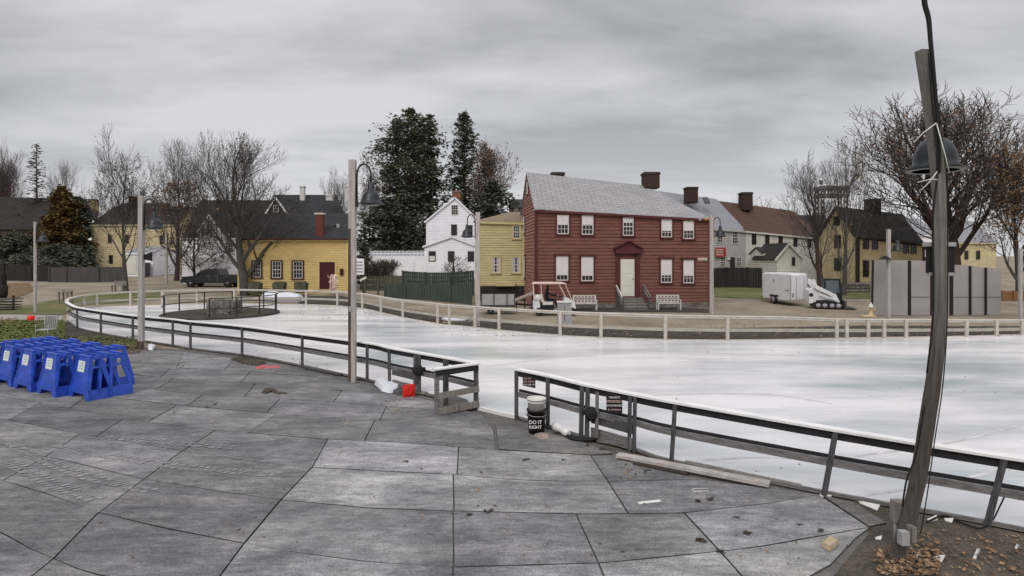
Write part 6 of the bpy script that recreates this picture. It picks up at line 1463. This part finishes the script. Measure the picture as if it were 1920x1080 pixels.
CH = [((1755, 1044), (1772, 1050), (1766, 1057), (1750, 1054), 'white shard of plastic right of the pole foot'), ((1832, 1032), (1838, 1038), (1830, 1052), (1824, 1050), 'slim white sliver standing on the soil near the right edge'), ((1906, 1023), (1911, 1030), (1907, 1032), (1903, 1031), 'small white chip at the right edge of the soil'), ((1713, 1045), (1722, 1048), (1718, 1053), (1711, 1050), 'tiny pale chip right beside the pole foot'), ((1642, 1011), (1654, 1012), (1652, 1015), (1641, 1014), 'pale chip left of the pole boxes'), ((1738, 977), (1756, 973), (1758, 977), (1744, 981), 'white curl of plastic behind the timber pole'), ((1608, 941), (1650, 954), (1645, 960), (1612, 946), 'white strip of plastic sheet at the fence foot'), ((1536, 930), (1562, 931), (1558, 934), (1540, 934), 'white chip at the foot of the tilted fence post'), ((1770, 975), (1788, 979), (1785, 983), (1772, 979), 'pale batten piece under the bottom rail on the soil')]
for k, q in enumerate(CH):
    b = MB(); P_ = [G(*p) + Vector((0, 0, .014)) for p in q[:4]]; P_[1].z += .03; b.extrude(P_, (0, 0, .012)); tag(b.build('plastic_chip', M['bone'], None, P_[0]), q[4], 'plastic chip', 'white scraps on the soil and deck')
# dusty tyre tread prints
b = MB(); rr = random.Random(12)
for pl in ([(180, 826), (270, 833), (345, 840), (430, 846)], [(80, 846), (200, 864), (320, 882), (500, 898)], [(5, 836), (70, 872), (150, 902), (270, 930)], [(0, 872), (60, 905), (120, 930), (160, 945)]):
    P_ = spline([G(*p) for p in pl], 8); acc = 0
    for a, c in zip(P_, P_[1:]):
        u_ = (c - a).normalized(); v_ = Vector((-u_.y, u_.x, 0)); Ls = (c - a).length; q = 0
        while q < Ls:
            for row in (0, 1):
                if rr.random() < .12: continue
                o = a + u_ * (q + .06 * row) + v_ * (.13 * row + rr.uniform(-.015, .015)); s1, s2 = .05 * rr.uniform(.6, 1.1), .045 * rr.uniform(.6, 1.1)
                o.z = .0365 + rr.random() * .003; b.poly([o, o + u_ * s1 * 1.5, o + u_ * (s1 * 1.5 + .04) + v_ * s2 * 2.2, o + u_ * .04 + v_ * s2 * 2.2])
            q += .12
o = b.build('tyre_prints', mat('dust', (.235, .23, .235), .95, .3, 8)); o['kind'] = 'stuff'
# scattered fallen leaves (uncountable)
def litter(name, regs, m, z, size, seed):
    rr = random.Random(seed); b = MB()
    for (x0_, x1_, y0_, y1_, n) in regs:
        for k in range(n):
            g = G(rr.uniform(x0_, x1_), rr.uniform(y0_, y1_)); s_ = size * rr.uniform(.4, 1.2); a = rr.uniform(0, 6.28); e = Vector((math.cos(a), math.sin(a), rr.uniform(-.2, .5))) * s_; o = Vector((-math.sin(a), math.cos(a), rr.uniform(-.3, .5))) * s_ * .55
            g.z += z + s_ * .3; b.poly([g - e, g + o, g + e, g - o])
    o = b.build(name, M[m]); o['kind'] = 'stuff'; return o
litter('fallen_leaves', [(1690, 1915, 1000, 1100, 260), (1640, 1760, 1035, 1085, 420), (1380, 1600, 1000, 1075, 10), (880, 1500, 870, 1060, 40), (100, 900, 700, 1060, 55), (1150, 1300, 870, 905, 40), (430, 640, 672, 700, 90), (700, 900, 740, 775, 60), (262, 560, 655, 690, 60)], 'deadleaf', .034, .035, 3)
litter('fallen_leaves', [(150, 262, 645, 664, 500), (0, 130, 606, 655, 260), (0, 110, 596, 612, 500), (820, 1900, 604, 632, 900), (560, 840, 560, 600, 400), (0, 60, 535, 560, 300)], 'deadleaf', .02, .07, 4)
litter('deck_debris', [(x - 6, x + 6, y - 2, y + 2, n) for x, y, n in ((985, 866, 8), (1060, 866, 3), (1310, 945, 6), (1330, 942, 5), (1215, 885, 3), (1400, 1004, 5), (1380, 975, 3), (1312, 1018, 5), (1318, 1020, 4), (1350, 1040, 6), (1180, 855, 8), (1130, 846, 7), (1105, 838, 6), (760, 868, 3), (1225, 880, 6), (1260, 888, 6), (400, 760, 4), (388, 766, 4), (880, 970, 5), (915, 965, 6), (1500, 990, 3), (340, 690, 6), (450, 683, 12), (470, 686, 10), (700, 722, 8), (1540, 1000, 4))], 'mulch', .034, .045, 8)
litter('ice_debris', [(900, 1250, 605, 660, 40), (1250, 1900, 650, 760, 26), (600, 900, 600, 680, 14)], 'deadleaf', .036, .035, 6)
litter('grass', [(0, 120, 602, 650, 9000), (100, 262, 632, 655, 1200)], 'greenleaf', .03, .07, 5)

# ------------------------------------------------------------------ sky, sun, camera
w = bpy.data.worlds.new('World'); SC.world = w; w.use_nodes = True; t = w.node_tree; bg = t.nodes['Background']
sky = N(t, 'ShaderNodeTexSky'); sky.sky_type = 'NISHITA'; sky.sun_disc = False; sky.sun_elevation = R(42); sky.sun_rotation = R(200); sky.dust_density = 3
tc = N(t, 'ShaderNodeTexCoord'); sep = N(t, 'ShaderNodeSeparateXYZ'); L(t, tc.outputs['Generated'], sep.inputs[0])
za = N(t, 'ShaderNodeMath', operation='MAXIMUM'); za.inputs[1].default_value = 0; L(t, sep.outputs[2], za.inputs[0])
zz = N(t, 'ShaderNodeMath', operation='ADD'); zz.inputs[1].default_value = .16; L(t, za.outputs[0], zz.inputs[0])
dx = N(t, 'ShaderNodeMath', operation='DIVIDE'); L(t, sep.outputs[0], dx.inputs[0]); L(t, zz.outputs[0], dx.inputs[1])
dy = N(t, 'ShaderNodeMath', operation='DIVIDE'); L(t, sep.outputs[1], dy.inputs[0]); L(t, zz.outputs[0], dy.inputs[1])
cmb = N(t, 'ShaderNodeCombineXYZ'); L(t, dx.outputs[0], cmb.inputs[0]); L(t, dy.outputs[0], cmb.inputs[1])
mp = N(t, 'ShaderNodeMapping'); mp.inputs['Scale'].default_value = (.55, 1.0, 1); mp.inputs['Rotation'].default_value = (0, 0, R(-14)); mp.inputs['Location'].default_value = (1.3, .6, 0); L(t, cmb.outputs[0], mp.inputs[0])
nz = N(t, 'ShaderNodeTexNoise'); nz.inputs['Scale'].default_value = 1.05; nz.inputs['Detail'].default_value = 5; nz.inputs['Roughness'].default_value = .55; nz.inputs['Distortion'].default_value = .15; L(t, mp.outputs[0], nz.inputs['Vector'])
rp = N(t, 'ShaderNodeValToRGB'); e = rp.color_ramp.elements; e[0].position = .36; e[0].color = (.245, .245, .26, 1); e[1].position = .61; e[1].color = (.50, .495, .51, 1)
L(t, nz.outputs['Fac'], rp.inputs[0])
# paler toward the horizon, bright overhead (overcast sky)
mr = N(t, 'ShaderNodeMapRange'); mr.inputs['From Min'].default_value = 0; mr.inputs['From Max'].default_value = .30; mr.inputs['To Min'].default_value = 1.0; mr.inputs['To Max'].default_value = 0; L(t, za.outputs[0], mr.inputs[0])
m1 = N(t, 'ShaderNodeMixRGB'); m1.inputs[2].default_value = (.52, .52, .53, 1); L(t, rp.outputs[0], m1.inputs[1])
mm = N(t, 'ShaderNodeMath', operation='MULTIPLY'); mm.inputs[1].default_value = .75; L(t, mr.outputs[0], mm.inputs[0]); L(t, mm.outputs[0], m1.inputs[0])
m2 = N(t, 'ShaderNodeMapRange'); m2.inputs['From Min'].default_value = .42; m2.inputs['From Max'].default_value = .95; m2.inputs['To Min'].default_value = 1.0; m2.inputs['To Max'].default_value = 2.6; L(t, za.outputs[0], m2.inputs[0])
m3_ = N(t, 'ShaderNodeVectorMath', operation='SCALE'); L(t, m1.outputs[0], m3_.inputs[0]); L(t, m2.outputs[0], m3_.inputs['Scale'])
sk = N(t, 'ShaderNodeVectorMath', operation='SCALE'); sk.inputs['Scale'].default_value = .08; L(t, sky.outputs[0], sk.inputs[0])
m4 = N(t, 'ShaderNodeMixRGB'); m4.inputs[0].default_value = .93; L(t, sk.outputs[0], m4.inputs[1]); L(t, m3_.outputs[0], m4.inputs[2])
L(t, m4.outputs[0], bg.inputs['Color']); bg.inputs['Strength'].default_value = 1.0
sl = bpy.data.lights.new('Sun', 'SUN'); sl.energy = .9; sl.angle = R(30); sl.color = (1, .97, .93)
so = bpy.data.objects.new('Sun', sl); COL.objects.link(so); so.rotation_euler = (R(48), 0, R(-20)); so.location = (0, -20, 40)
cam = bpy.data.cameras.new('Camera'); cam.sensor_width = 36; cam.lens = 36 * F / 1920; cam.shift_y = -60 / 1920; cam.clip_end = 6000; cam.clip_start = .05
co = bpy.data.objects.new('Camera', cam); COL.objects.link(co); co.location = (0, 0, HC); co.rotation_euler = (R(90), 0, 0); SC.camera = co
SC.view_settings.view_transform = 'Standard'; SC.view_settings.look = 'None'; SC.view_settings.exposure = .50; SC.view_settings.gamma = 1
SC.render.resolution_x = 1024; SC.render.resolution_y = 576
SC.cycles.max_bounces = 5; SC.cycles.diffuse_bounces = 3; SC.cycles.glossy_bounces = 2; SC.cycles.use_denoising = True
